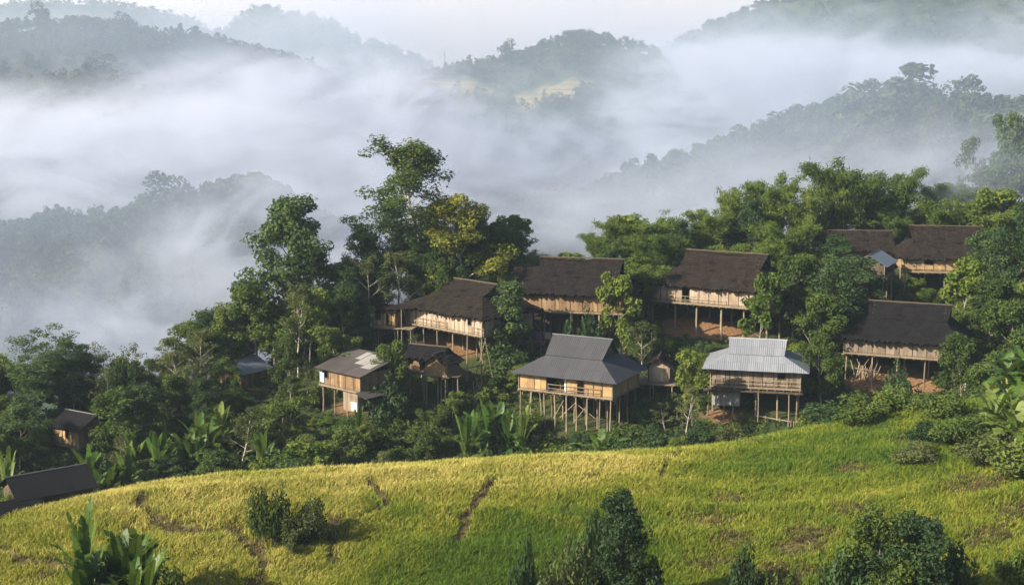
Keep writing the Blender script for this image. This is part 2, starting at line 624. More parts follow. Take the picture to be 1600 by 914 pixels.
# ------------------------------------------------------------------ far forest
def far_template(seed, nq, conifer=False):
    r = np.random.default_rng(seed)
    lobes = r.integers(6, 10)
    C, R = [], []
    for i in range(lobes):
        if conifer:
            h = 0.30 + 0.62 * i / (lobes - 1)
            C.append((r.normal() * 0.04, r.normal() * 0.04, h))
            R.append(0.30 * (1.05 - h) + 0.05)
        else:
            a = r.uniform(0, 6.28)
            z = r.uniform(0.26, 0.80)
            d = r.uniform(0.05, 0.34) * (1.25 - 0.9 * z)
            C.append((d * math.cos(a), d * math.sin(a), z))
            R.append(r.uniform(0.13, 0.23))
    C, R = np.array(C), np.array(R)
    k = r.integers(0, lobes, nq)
    d = unit(nq, r)
    d[:, 2] = np.where(d[:, 2] < -0.3, -d[:, 2], d[:, 2])
    P = C[k] + d * R[k][:, None] * r.uniform(0.75, 1.1, nq)[:, None]
    N = d + 0.6 * r.normal(size=(nq, 3))
    V, F = leaf_quads(P, N, (0.085 if nq > 300 else 0.12) if nq > 80 else 0.18, 0.7, r)
    t = np.repeat(0.35 + 0.35 * r.random(nq), 1)
    # trunk as a thin three-sided post
    tw = 0.012
    tv = np.array([(tw, 0, -0.15), (-tw, tw, -0.15), (-tw, -tw, -0.15), (tw * .6, 0, 0.6), (-tw * .6, tw * .6, 0.6), (-tw * .6, -tw * .6, 0.6)])
    tf = np.array([(0, 1, 4, 3), (1, 2, 5, 4), (2, 0, 3, 5)])
    F = np.concatenate([F, tf + len(V)])
    V = np.concatenate([V, tv])
    return V, F, np.concatenate([t, np.full(3, 0.2)])


def scatter_merge(name, pts, hs, templates, mat, label=None, rng=nr, widen=(0.85, 1.25)):
    vs, fs, ts = [], [], []
    off = 0
    for p, h in zip(pts, hs):
        V, F, t = templates[rng.integers(len(templates))]
        a = rng.uniform(0, 6.28)
        w = h * rng.uniform(*widen)
        c, s = math.cos(a) * w, math.sin(a) * w
        q = np.empty_like(V)
        q[:, 0] = V[:, 0] * c - V[:, 1] * s + p[0]
        q[:, 1] = V[:, 0] * s + V[:, 1] * c + p[1]
        q[:, 2] = V[:, 2] * h + p[2]
        vs.append(q)
        fs.append(F + off)
        ts.append(np.clip(t + rng.normal() * 0.26, 0, 1))
        off += len(V)
    me = mesh_np(name, np.concatenate(vs), np.concatenate(fs), mat, attrs={'tint': np.concatenate(ts)})
    o = link(name, me)
    return tag(o, label=label, kind='stuff')


T_near = [far_template(100 + i, 260) for i in range(7)] + [far_template(120 + i, 190, True) for i in range(2)]
T_mid = [far_template(140 + i, 150) for i in range(6)] + [far_template(160 + i, 100, True) for i in range(2)]
T_far = [far_template(180 + i, 95) for i in range(6)]


def ridge_points(key, depth, spacing, amin, amax, behind=12):
    ra, rY, rt, sl = RC[key]
    out = []
    lo, hi = max(amin, ra[0]), min(amax, ra[-1])
    Ym = rY.mean()
    n = int((hi - lo) * Ym * (depth + behind) / (spacing * spacing))
    a = nr.uniform(lo, hi, n)
    Yc = np.interp(a, ra, rY)
    d = nr.uniform(-depth, behind, n)
    Y = Yc + d
    z = zf(a, Y)
    x = a * Y
    keep = (Y > 262)
    # stay on this ridge only
    zc = np.interp(a, ra, rt) * Yc
    keep &= (z > -126)
    bm = bare_mask(a, Y)
    keep &= bm < 0.3
    dens = 0.62 + 0.9 * sstep(-0.35, 0.35, fbm(x / 45, Y / 45, 61, 3))
    keep &= nr.random(n) < dens
    return np.stack([x, Y, z], 1)[keep], d[keep]


FAR = [('R1', 320, 5.6, -0.15, 0.60, T_near, (8, 14), 'hazy forest covering the ridge behind the village'),
       ('R2', 250, 5.4, -0.60, -0.03, T_near, (6, 11), 'bluish forest on the low ridge beyond the valley mist'),
       ('R3', 380, 7.2, -0.22, 0.22, T_mid, (6, 11), 'forest on the misty hill with terraced plots'),
       ('R4', 430, 8.5, -0.60, -0.06, T_mid, (7, 12), 'forest on the ridge rising out of the mist sea'),
       ('R5', 220, 9, -0.30, 0.0, T_far, (8, 13), 'faint forest on the distant hump in mist'),
       ('R6', 260, 9.5, 0.03, 0.60, T_far, (8, 13), 'faint forest on the high mountain in cloud'),
       ('R7', 160, 11, -0.60, -0.15, T_far, (8, 13), 'faint forest on the farthest ridge')]
for key, dep, sp, a0, a1, T, (h0, h1), lab in FAR:
    P, dd = ridge_points(key, dep, sp, a0, a1)
    hs = nr.uniform(h0, h1, len(P)) * (1 + 0.25 * (nr.random(len(P)) < 0.12))
    P[:, 2] -= 0.4 if T is not T_far else 3.5
    ra, rY, rt, sl = RC[key]
    lo, hi = max(a0, ra[0]), min(a1, ra[-1])
    nc = int((hi - lo) * rY.mean() * 34 / (5.0 if T is not T_far else 7.0) ** 2)
    ca_ = nr.uniform(lo, hi, nc)
    cY = np.interp(ca_, ra, rY) + nr.uniform(-24, 12, nc)
    cz = zf(ca_, cY)
    ck = (bare_mask(ca_, cY) < 0.3) & (fbm(ca_ * cY / 20, cY / 20, 66, 2) > (-0.55 if key != 'R2' else -0.05))
    C = np.stack([ca_ * cY, cY, cz - (0.8 if T is not T_far else 4.5)], 1)[ck]
    P = np.concatenate([P, C])
    hs = np.concatenate([hs, nr.uniform(0.5, 0.95, len(C)) * h1])
    scatter_merge('distant_forest', P, hs, T, L_far, lab)


# ------------------------------------------------------------------ mist and haze
def mat_mist(name, dens, seed, freq, thr, gain, stretch=(0.75, 1, 1.45), aniso=0.15, col=(0.57, 0.60, 0.69)):
    k = NT(name)
    ob = k.obj()
    ln = k.add('ShaderNodeVectorMath', operation='LENGTH')
    k.lk(ob, ln.inputs[0])
    fall = k.add('ShaderNodeMapRange', interpolation_type='SMOOTHSTEP')
    k.lk(ln.outputs['Value'], fall.inputs[0])
    fall.inputs[1].default_value = 1.0
    fall.inputs[2].default_value = 0.25
    p = k.mapping(k.pos(), tuple(freq * s for s in stretch), (seed * 3.7, seed * 1.3, seed * 5.1), (0.0, 0.45, 0.2))
    nz = k.noise(1.0, 7, 0.64, p, 1.6)
    w = k.math('MULTIPLY', k.math('SUBTRACT', nz, thr), gain, True)
    d = k.math('MULTIPLY', k.math('MULTIPLY', w, fall.outputs[0]), dens)
    v = k.add('ShaderNodeVolumePrincipled')
    v.inputs['Color'].default_value = (*col, 1)
    v.inputs['Anisotropy'].default_value = aniso
    k.lk(d, v.inputs['Density'])
    k.lk(v.outputs[0], k.out.inputs['Volume'])
    return k.m


def ico(sub):
    bm = bmesh.new()
    bmesh.ops.create_icosphere(bm, subdivisions=sub, radius=1.06)
    me = bpy.data.meshes.new('mist_bank')
    bm.to_mesh(me)
    bm.free()
    return me


def mist(px, py, Y, rx, ry, rz, dens, freq=0.016, thr=0.36, gain=3.0, col=(0.57, 0.60, 0.69), rot=0.0, tilt=0.0, label='pale mist bank drifting in the valley'):
    me = ico(2)
    o = link('mist_bank', me)
    c = at(px, py, Y)
    o.location = c
    o.scale = (rx, ry, rz)
    o.rotation_euler = (0, tilt, rot)
    me.materials.append(mat_mist('mist', dens, rnd.random() * 10, freq, thr, gain, col=col))
    return tag(o, label, kind='stuff')


BLUE = (0.55, 0.62, 0.77)  # bluer albedo: the shaded look of the low left mist put into its colour
AIR = (0.49, 0.56, 0.69)
MIST = [
    # px, py, Y, rx, ry, rz, density, freq, thr, gain, tone
    (40, 240, 690, 200, 110, 44, 0.0506, 0.0175, 0.452, 6.6),
    (330, 270, 660, 170, 110, 46, 0.0460, 0.0175, 0.462, 6.6),
    (470, 195, 740, 150, 110, 50, 0.0460, 0.0189, 0.462, 6.6),
    (230, 150, 800, 210, 60, 30, 0.0299, 0.0216, 0.482, 6.6),
    (610, 250, 720, 120, 100, 46, 0.0414, 0.0216, 0.462, 6.6),
    (600, 140, 880, 120, 60, 30, 0.0152, 0.0243, 0.472, 6.6),
    (770, 245, 790, 110, 90, 36, 0.0345, 0.0243, 0.472, 6.6),
    (1100, 165, 830, 90, 80, 54, 0.0575, 0.0203, 0.442, 6.6),
    (1000, 265, 730, 90, 60, 26, 0.0391, 0.0243, 0.472, 6.6),
    (1260, 125, 950, 140, 130, 38, 0.0414, 0.0175, 0.452, 6.6),
    (1520, 125, 900, 150, 120, 30, 0.0368, 0.0175, 0.462, 6.6),
    (100, 520, 380, 90, 50, 20, 0.0149, 0.0270, 0.432, 6.6, BLUE),
    (310, 490, 340, 56, 46, 28, 0.0253, 0.0270, 0.462, 6.6),
    (480, 370, 420, 62, 60, 40, 0.0391, 0.0243, 0.452, 6.6),
    (370, 560, 260, 34, 24, 12, 0.0138, 0.0405, 0.462, 6.6, BLUE),
    (820, 355, 430, 100, 60, 24, 0.0276, 0.0270, 0.462, 6.6),
    (1060, 335, 400, 90, 50, 20, 0.0230, 0.0297, 0.472, 6.6),
    (1330, 290, 380, 90, 50, 22, 0.0230, 0.0297, 0.472, 6.6),
    (1530, 270, 310, 56, 36, 20, 0.0184, 0.0351, 0.472, 6.6),
    (170, 265, 600, 120, 40, 38, 0.0391, 0.0216, 0.432, 6.6),
    (1540, 275, 186, 22, 10, 10, 0.0345, 0.0540, 0.412, 5.6, BLUE),
    # thin general veils over the ridges
    (120, 90, 770, 280, 60, 60, 0.0080, 0.012, 0.10, 2.0, AIR),
    (1250, 230, 470, 200, 130, 60, 0.0047, 0.012, 0.10, 2.0, AIR),
    (180, 390, 450, 170, 110, 56, 0.0062, 0.012, 0.15, 2.0, AIR),
    (800, 120, 1010, 800, 240, 90, 0.0027, 0.006, 0.10, 1.8, AIR),
    # wisps rising off the valley
    (1230, 95, 900, 42, 40, 30, 0.024, 0.030, 0.44, 5.0),
    (1335, 65, 1000, 46, 40, 34, 0.022, 0.028, 0.45, 5.0),
    (1565, 60, 900, 46, 40, 36, 0.022, 0.028, 0.44, 5.0),
    (1455, 130, 850, 50, 40, 28, 0.024, 0.030, 0.45, 5.0),
    (530, 120, 800, 44, 40, 24, 0.022, 0.030, 0.45, 5.0),
    (340, 105, 810, 50, 30, 22, 0.020, 0.030, 0.46, 5.0),
    (90, 150, 790, 60, 30, 20, 0.020, 0.028, 0.46, 5.0),
    (690, 185, 850, 36, 30, 26, 0.024, 0.032, 0.44, 5.0),
    (860, 235, 800, 44, 40, 24, 0.020, 0.030, 0.45, 5.0),
    (980, 190, 860, 34, 34, 30, 0.022, 0.032, 0.45, 5.0),
    (1180, 260, 520, 36, 26, 14, 0.020, 0.036, 0.46, 5.0),
    (230, 420, 430, 34, 26, 18, 0.022, 0.036, 0.46, 5.0),
    # cloud behind the farther ridges
    (280, 20, 1080, 300, 90, 60, 0.0072, 0.008, 0.42, 4.5),
    (660, 20, 1180, 260, 90, 70, 0.0099, 0.008, 0.40, 4.5),
    (1000, 60, 1220, 200, 80, 60, 0.018, 0.009, 0.42, 4.5),
    (700, 20, 1750, 900, 220, 170, 0.016, 0.006, 0.12, 3.0, (0.80, 0.77, 0.79)),
]
for mrow in MIST:
    mist(*mrow)


def haze_box(dens):
    k = NT('haze_air')
    v = k.add('ShaderNodeVolumePrincipled')
    v.inputs['Color'].default_value = (0.68, 0.84, 1.0, 1)
    v.inputs['Density'].default_value = dens
    v.inputs['Anisotropy'].default_value = 0.1
    k.lk(v.outputs[0], k.out.inputs['Volume'])
    x, y0, y1, z0, z1 = 7200, -120, 9300, -260, 260
    V = [(sx * x, y, z) for z in (z0, z1) for y in (y0, y1) for sx in (-1, 1)]
    F = [(0, 2, 3, 1), (4, 5, 7, 6), (0, 1, 5, 4), (2, 6, 7, 3), (0, 4, 6, 2), (1, 3, 7, 5)]
    o = link('haze', mesh_np('haze', V, F, k.m))
    return tag(o, 'blue morning haze filling the air over the hills', kind='stuff')


haze_box(0.00013)
# ------------------------------------------------------------------ plants near the village: one master of each, copied later
class Buf:
    def __init__(self):
        self.v, self.f, self.t, self.n = [], [], [], 0

    def add(self, V, F, tint=0.5):
        V = np.asarray(V, float)
        self.v.append(V)
        self.f.append(np.asarray(F) + self.n)
        self.t.append(np.full(len(V), tint) if np.isscalar(tint) else np.asarray(tint))
        self.n += len(V)

    def mesh(self, name, mats, smooth=False):
        return mesh_np(name, np.concatenate(self.v), np.concatenate(self.f), mats, smooth=smooth, attrs={'tint': np.concatenate(self.t)})


def tube(buf, pts, rad, sides=6, tint=0.5):
    pts = np.asarray(pts, float)
    n = len(pts)
    T = np.gradient(pts, axis=0)
    T /= np.linalg.norm(T, axis=1, keepdims=True) + 1e-9
    ref = np.array((1.0, 0.13, 0.07)) if abs(T[:, 2]).mean() > 0.5 else np.array((0.07, 0.1, 1.0))
    A = np.cross(T, ref)
    A /= np.linalg.norm(A, axis=1, keepdims=True) + 1e-9
    B = np.cross(T, A)
    ang = np.arange(sides) * 2 * np.pi / sides
    rad = np.broadcast_to(np.asarray(rad, float), (n,))
    V = pts[:, None, :] + rad[:, None, None] * (A[:, None, :] * np.cos(ang)[None, :, None] + B[:, None, :] * np.sin(ang)[None, :, None])
    i = np.arange(n - 1)[:, None] * sides
    j = np.arange(sides)[None, :]
    F = np.stack([i + j, i + (j + 1) % sides, i + sides + (j + 1) % sides, i + sides + j], -1).reshape(-1, 4)
    buf.add(V.reshape(-1, 3), F, tint)


def curve(p0, d0, length, n, rng, wig=0.15, up=0.0):
    pts = [np.array(p0, float)]
    d = np.array(d0, float)
    d /= np.linalg.norm(d)
    for i in range(n):
        d = d + rng.normal(size=3) * wig + np.array((0, 0, up))
        d /= np.linalg.norm(d)
        pts.append(pts[-1] + d * length / n)
    return np.array(pts)


def leaf_cluster(buf, c, r, n, size, aspect, rng, flat=0.75, upbias=0.5, droop=0.3, base_tint=0.5):
    d = unit(n, rng)
    rr = r * (0.35 + 0.65 * rng.random(n) ** 0.5)
    P = np.asarray(c) + d * rr[:, None] * np.array((1, 1, flat))
    N = d * 0.7 + rng.normal(size=(n, 3)) * 0.55 + np.array((0, 0, upbias))
    V, F = leaf_quads(P, N, size, aspect, rng, droop)
    t = np.clip(base_tint + rng.normal(size=n) * 0.10, 0, 1)
    buf.add(V, F, np.repeat(t, 4))


def tree_meshes(seed, H, R, tf=0.35, limbs=12, leaf=0.34, aspect=0.5, per=90, rc=0.9, elev=(15, 55), profile='round', r0=0.22, leaf_mat=None, bark=None,
                sub=3, lean=0.0, drop_leaf=0.0, flat=0.75, fork=False, up=0.05, tintvar=0.16, droop=0.3):
    rng = np.random.default_rng(seed)
    tb, cb = Buf(), Buf()
    trunk = curve((0, 0, -0.6), (lean + rng.normal() * 0.05, rng.normal() * 0.05, 1), H * 0.93 + 0.6, 12, rng, 0.05, 0.03)
    tr = r0 * (1 - 0.88 * np.linspace(0, 1, 13) ** 0.9)
    tr[0] *= 1.35
    tube(tb, trunk, tr, 8)
    tips = []
    az = rng.uniform(0, 6.28)
    for i in range(limbs):
        t = tf + (0.97 - tf) * (i + 0.5) / limbs
        az += 2.4 + rng.normal() * 0.35
        idx = t * 12
        a = int(idx)
        p = trunk[a] * (1 - idx + a) + trunk[min(a + 1, 12)] * (idx - a)
        s = (t - tf) / (0.97 - tf)
        if profile == 'round':
            w = math.sin(math.pi * (0.22 + 0.70 * s)) ** 0.7
        elif profile == 'umbrella':
            w = 0.35 + 0.75 * s ** 0.7
        elif profile == 'cone':
            w = 1.05 - 0.85 * s
        elif profile == 'column':
            w = 0.9 - 0.35 * s
        else:
            w = 0.8
        el = math.radians(elev[0] + (elev[1] - elev[0]) * s + rng.normal() * 8)
        ln = R * w * rng.uniform(0.75, 1.15)
        d = (math.cos(az) * math.cos(el), math.sin(az) * math.cos(el), math.sin(el))
        lb = curve(p, d, ln, 6, rng, 0.13, up)
        lr = tr[a] * 0.55
        tube(tb, lb, lr * (1 - 0.8 * np.linspace(0, 1, 7)), 5)
        tips.append((lb[-1], 1.0))
        tips.append((lb[4], 0.85))
        for q in range(sub):
            m = rng.integers(2, 6)
            dd = np.array(d) + rng.normal(size=3) * 0.65 + np.array((0, 0, 0.15))
            sb = curve(lb[m], dd, ln * rng.uniform(0.3, 0.55), 4, rng, 0.18, up)
            tube(tb, sb, lr * 0.45 * (1 - 0.75 * np.linspace(0, 1, 5)), 4)
            tips.append((sb[-1], 0.85))
    tips.append((trunk[-1], 0.9))
    for c, sc in tips:
        if rng.random() < drop_leaf:
            continue
        n = int(per * rng.uniform(0.6, 1.3))
        leaf_cluster(cb, c, rc * sc * rng.uniform(0.75, 1.2), n, leaf, aspect, rng, flat, base_tint=np.clip(0.5 + rng.normal() * tintvar, 0.1, 0.9), droop=droop)
    top = max(b[:, 2].max() for b in cb.v)
    return tb.mesh('trunk', bark, True), cb.mesh('crown', leaf_mat), top


def shrub_meshes(seed, H, R, lobes=9, leaf=0.26, aspect=0.5, per=110, leaf_mat=None, bark=None, rc=0.55):
    rng = np.random.default_rng(seed)
    tb, cb = Buf(), Buf()
    for i in range(lobes):
        az = i * 2.4 + rng.normal() * 0.4
        rad = R * math.sqrt((i + 0.5) / lobes) * rng.uniform(0.6, 1.15)
        hh = H * rng.uniform(0.42, 1.0) * (1 - 0.45 * (rad / R) ** 2)
        tip = np.array((math.cos(az) * rad, math.sin(az) * rad, hh))
        st = np.array((math.cos(az) * rad * 0.25, math.sin(az) * rad * 0.25, -0.3))
        mid = (st + tip) / 2 + np.array((rng.normal() * 0.1, rng.normal() * 0.1, 0.15 * H))
        tube(tb, [st, mid, tip], [0.04, 0.03, 0.01], 4)
        if rng.random() < 0.5:
            tw = tip + np.array((rng.normal() * .2, rng.normal() * .2, H * rng.uniform(.12, .3)))
            tube(tb, [mid, (mid + tw) / 2 + rng.normal(size=3) * .05, tw], [0.02, 0.014, 0.006], 4)
            leaf_cluster(cb, tw, rc * .22 * H, int(per * .12), leaf, aspect, rng, 1.0, base_tint=0.55)
        for c, sc in ((tip, 1.0), (mid * 0.45 + tip * 0.55 + rng.normal(size=3) * 0.2, 0.95), (mid, 0.8)):
            leaf_cluster(cb, c, rc * sc * H * 0.5 * rng.uniform(0.8, 1.25), int(per * rng.uniform(0.6, 1.3)), leaf, aspect, rng, 0.85,
                         base_tint=np.clip(0.5 + rng.normal() * 0.16, 0.1, 0.9))
    top = max(b[:, 2].max() for b in cb.v)
    return tb.mesh('stems', bark, True), cb.mesh('foliage', leaf_mat), top


def bamboo_meshes(seed, H, n=18, spread=1.2, leaf=0.44, leaf_mat=None, bark=None):
    rng = np.random.default_rng(seed)
    tb, cb = Buf(), Buf()
    for i in range(n):
        az = rng.uniform(0, 6.28)
        r = spread * math.sqrt(rng.random())
        h = H * rng.uniform(0.62, 1.0)
        out = rng.uniform(0.12, 0.42) * h
        t = np.linspace(0, 1, 12)
        bend = t ** 2.6
        x = r * math.cos(az) + math.cos(az) * out * bend
        y = r * math.sin(az) + math.sin(az) * out * bend
        z = -0.4 + h * (t - 0.16 * t ** 5 * rng.uniform(0.6, 1.6))
        pts = np.stack([x, y, z], 1)
        tube(tb, pts, 0.055 * (1 - 0.85 * t), 5, rng.uniform(0.2, 0.8))
        bt = np.clip(0.5 + rng.normal() * 0.16, 0.1, 0.9)
        for q in range(26):
            s = rng.uniform(0.36, 1.0)
            idx = s * 11
            a = min(int(idx), 10)
            p = pts[a] * (1 - idx + a) + pts[a + 1] * (idx - a)
            d = unit(1, rng)[0]
            c = p + d * np.array((1, 1, 0.35)) * rng.uniform(0.1, 0.75) * (1.15 - 0.55 * s)
            m = rng.integers(16, 30)
            P = c + rng.normal(size=(m, 3)) * np.array((0.30, 0.30, 0.22))
            N = rng.normal(size=(m, 3)) * 0.6 + np.array((0, 0, 0.5))
            V, F = leaf_quads(P, N, leaf, 0.26, rng, 1.1)
            cb.add(V, F, np.clip(bt + rng.normal() * 0.09, 0, 1))
    top = max(b[:, 2].max() for b in cb.v)
    return tb.mesh('canes', bark, True), cb.mesh('foliage', leaf_mat), top


def banana_meshes(seed, H, stems=1, nl=14, L=2.5, W=0.33, spread=0.0, bark=None):
    rng = np.random.default_rng(seed)
    cb = Buf()
    stem_ms = []
    for sidx in range(stems):
        tb = Buf()
        az0 = rng.uniform(0, 6.28)
        rr = spread * math.sqrt(rng.random()) if stems > 1 else 0
        bx, by = rr * math.cos(az0), rr * math.sin(az0)
        sh = H * 0.36 * rng.uniform(0.65, 1.05)
        lean = rng.normal(size=2) * 0.12
        sp = np.array([(bx + lean[0] * t * sh, by + lean[1] * t * sh, -0.4 + (sh + 0.4) * t) for t in np.linspace(0, 1, 5)])
        tube(tb, sp, [0.17, 0.15, 0.13, 0.11, 0.07], 7)
        stem_ms.append(tb.mesh('stem', bark, True))
        ln_ = L * rng.uniform(0.8, 1.1)
        for i in range(nl):
            az = i * 2.4 + rng.normal() * 0.3
            age = i / nl                               # young leaves upright, old ones hang
            el = math.radians(74 - 62 * age + rng.normal() * 9)
            m = 11
            ll = ln_ * rng.uniform(0.8, 1.05) * (0.85 + 0.25 * math.sin(math.pi * age))
            d = np.array((math.cos(az) * math.cos(el), math.sin(az) * math.cos(el), math.sin(el)))
            pts = [sp[-1] + np.array((0, 0, -0.15 * age))]
            for q in range(m):
                d = d + np.array((0, 0, -(0.050 + 0.115 * age) * (0.4 + 1.2 * q / m)))
                d /= np.linalg.norm(d)
                pts.append(pts[-1] + d * ll / m)
            pts = np.array(pts)
            side = np.array((-math.sin(az), math.cos(az), 0.0))
            tn = rng.uniform(0.30, 0.75)
            if age > 0.85 and rng.random() < 0.5:
                tn = 0.0
            # midrib
            tube(cb, pts, 0.028 * (1 - 0.8 * np.linspace(0, 1, m + 1)), 4, 0.85)
            for sg in (-1, 1):
                fold = rng.uniform(0.05, 0.35)
                for q in range(2, m):
                    s0, s1 = q / m, (q + 1) / m
                    w0 = W * math.sin(math.pi * min(1, (s0 - 0.12) / 0.9 * 0.93 + 0.04)) ** 0.8
                    w1 = W * math.sin(math.pi * min(1, (s1 - 0.12) / 0.9 * 0.93 + 0.04)) ** 0.6 if q < m - 1 else 0.04
                    tear = rng.random() < 0.65 * (0.45 + age)
                    g = 0.22 if tear else 0.0
                    dr = -rng.uniform(0.0, 0.25) * w0 * (1 + age) if tear else 0
                    tg = (pts[q + 1] - pts[q])
                    o0 = sg * side * w0 + np.array((0, 0, fold * w0 + dr)) + tg * (0.35 + g)
                    o1 = sg * side * w1 + np.array((0, 0, fold * w1 + dr)) + tg * 0.35
                    V = np.array([pts[q], pts[q + 1], pts[q + 1] + o1, pts[q] + o0])
                    cb.add(V, np.array([(0, 1, 2, 3)]), np.clip(tn + rng.normal() * 0.05, 0, 1))
    top = max(b[:, 2].max() for b in cb.v)
    return stem_ms, cb.mesh('leaves', L_banana), top


# kind -> (thing name, list of masters); a master is (part names, meshes, height, radius)
KIND = {}


def reg(kind, name, parts, ms):
    KIND.setdefault(kind, (name, []))[1].append((parts, ms[:2], ms[2]))


for i in range(4):
    reg('dark_tree', 'broadleaf_tree', ('trunk', 'crown'), tree_meshes(10 + i, 13, 4.0, 0.16, 20, 0.36, 0.55, 110, 1.15, leaf_mat=L_dark, bark=B_dark, r0=0.26))
for i in range(4):
    reg('green_tree', 'broadleaf_tree', ('trunk', 'crown'), tree_meshes(20 + i, 9, 3.1, 0.22, 15, 0.34, 0.5, 100, 0.9, leaf_mat=L_mid, bark=B_grey, r0=0.16))
for i in range(4):
    reg('fresh_tree', 'broadleaf_tree', ('trunk', 'crown'), tree_meshes(30 + i, 7, 2.3, 0.34, 12, 0.38, 0.5, 70, 0.7, leaf_mat=L_bright, bark=B_grey, r0=0.12, elev=(20, 60)))
for i in range(3):
    reg('open_tree', 'slender_tree', ('trunk', 'crown'), tree_meshes(40 + i, 13, 3.4, 0.40, 12, 0.30, 0.5, 42, 0.75, leaf_mat=L_olive, bark=B_pale, r0=0.17, elev=(30, 65), drop_leaf=0.12, sub=4))
for i in range(2):
    reg('layered_tree', 'layered_tree', ('trunk', 'crown'), tree_meshes(50 + i, 12, 4.6, 0.38, 17, 0.32, 0.5, 95, 1.15, leaf_mat=L_dark, bark=B_grey, r0=0.20, profile='umbrella', elev=(14, 48), flat=0.6, sub=4, drop_leaf=0.05))
reg('yellow_tree', 'yellowing_tree', ('trunk', 'crown'), tree_meshes(60, 12, 4.2, 0.20, 22, 0.34, 0.5, 120, 1.05, leaf_mat=L_yellow, bark=B_pale, r0=0.2, elev=(20, 60)))
reg('tall_tree', 'tall_tree', ('trunk', 'crown'), tree_meshes(68, 20, 4.8, 0.36, 24, 0.34, 0.5, 80, 1.0, leaf_mat=L_mid, bark=B_pale, r0=0.26, profile='round', elev=(28, 66), drop_leaf=0.06, sub=4, flat=0.95, tintvar=0.2))
for i in range(3):
    reg('bare_tree', 'sparse_tree', ('trunk', 'crown'), tree_meshes(70 + i, 8, 2.6, 0.35, 12, 0.26, 0.5, 12, 0.6, leaf_mat=L_olive, bark=B_grey, r0=0.11, elev=(30, 65), drop_leaf=0.35, sub=5))
for i in range(2):
    reg('column_tree', 'columnar_tree', ('trunk', 'crown'), tree_meshes(80 + i, 9, 2.1, 0.10, 20, 0.30, 0.5, 80, 0.75, leaf_mat=L_dark, bark=B_dark, r0=0.14, profile='column', elev=(25, 60)))
for i in range(4):
    reg('shrub', 'leafy_shrub', ('stems', 'foliage'), shrub_meshes(90 + i, 2.4, 1.9, leaf_mat=L_mid, bark=B_dark))
for i in range(3):
    reg('dark_shrub', 'leafy_shrub', ('stems', 'foliage'), shrub_meshes(100 + i, 2.6, 1.8, leaf_mat=L_dark, bark=B_dark, leaf=0.28))
for i in range(3):
    reg('fresh_shrub', 'leafy_shrub', ('stems', 'foliage'), shrub_meshes(110 + i, 2.2, 1.7, leaf_mat=L_bright, bark=B_dark, leaf=0.30, per=90))
for i in range(2):
    reg('olive_shrub', 'leafy_shrub', ('stems', 'foliage'), shrub_meshes(118 + i, 2.2, 1.8, leaf_mat=L_olive, bark=B_dark, leaf=0.20, per=120))
for i in range(4):
    reg('bamboo', 'bamboo_clump', ('canes', 'foliage'), bamboo_meshes(130 + i, 11, 26, leaf_mat=L_bamboo, bark=B_cane))
for i in range(3):
    reg('banana', 'banana_plant', ('stem', 'leaves'), banana_meshes(140 + i, 4.2, bark=B_cane))
for i in range(3):
    reg('banana_clump', 'banana_clump', ('stem', 'leaves'), banana_meshes(150 + i, 4.6, 8, 11, 2.5, 0.33, 1.7, bark=B_cane))

# crown radius of each master, from its mesh
for kd, (nm, lst) in KIND.items():
    for i, (parts, ms, top) in enumerate(lst):
        co = np.empty(len(ms[1].vertices) * 3, np.float32)
        ms[1].vertices.foreach_get('co', co)
        co = co.reshape(-1, 3)
        lst[i] = (parts, ms, top, float(np.percentile(np.hypot(co[:, 0], co[:, 1]), 92)))

PLANTS = []          # every plant, for labels


def plant(kind, x, y, H, W=None, rz=None, var=None, label=None, sink=0.0, lean=0.0, rng=rnd):
    """stand one plant of this kind at x, y with height H and, if given, crown width W"""
    name, lst = KIND[kind]
    parts, ms, top, rad = lst[(var if var is not None else rng.randrange(len(lst))) % len(lst)]
    s = H / top
    wx = s if W is None else W / (2 * rad)
    if 'banana' in kind:
        wx = min(wx, s * 1.05)
    o = empty(name, (x, y, float(zg(x, y)) - sink), rng.uniform(0, 6.28) if rz is None else rz)
    o.scale = (wx, wx, s)
    if lean:
        o.rotation_euler = (lean, 0, o.rotation_euler[2])
    for pn, m in zip(parts, ms):
        for one in (m if isinstance(m, list) else [m]):
            link(pn, one, o)
    if label:
        o['label'] = label
    o['category'] = {'bamboo': 'bamboo', 'banana': 'banana plant', 'banana_clump': 'banana plant'}.get(kind, 'shrub' if 'shrub' in kind else 'tree')
    PLANTS.append((o, kind, H, rad * wx * 2))
    return o


def plant_px(kind, px, pytop, Y, wpx=None, label=None, **kw):
    """a plant whose tip stands on this line of sight at distance Y; its height follows from the ground below"""
    t = at(px, pytop, Y)
    z = float(zg(t[0], Y))
    dpt = Y * CP - t[2] * SP
    return plant(kind, t[0], Y, max(0.6, t[2] - z, 0.62 * wpx * dpt / FPX if 'shrub' in kind else 0), None if wpx is None else wpx * dpt / FPX, label=label, **kw)
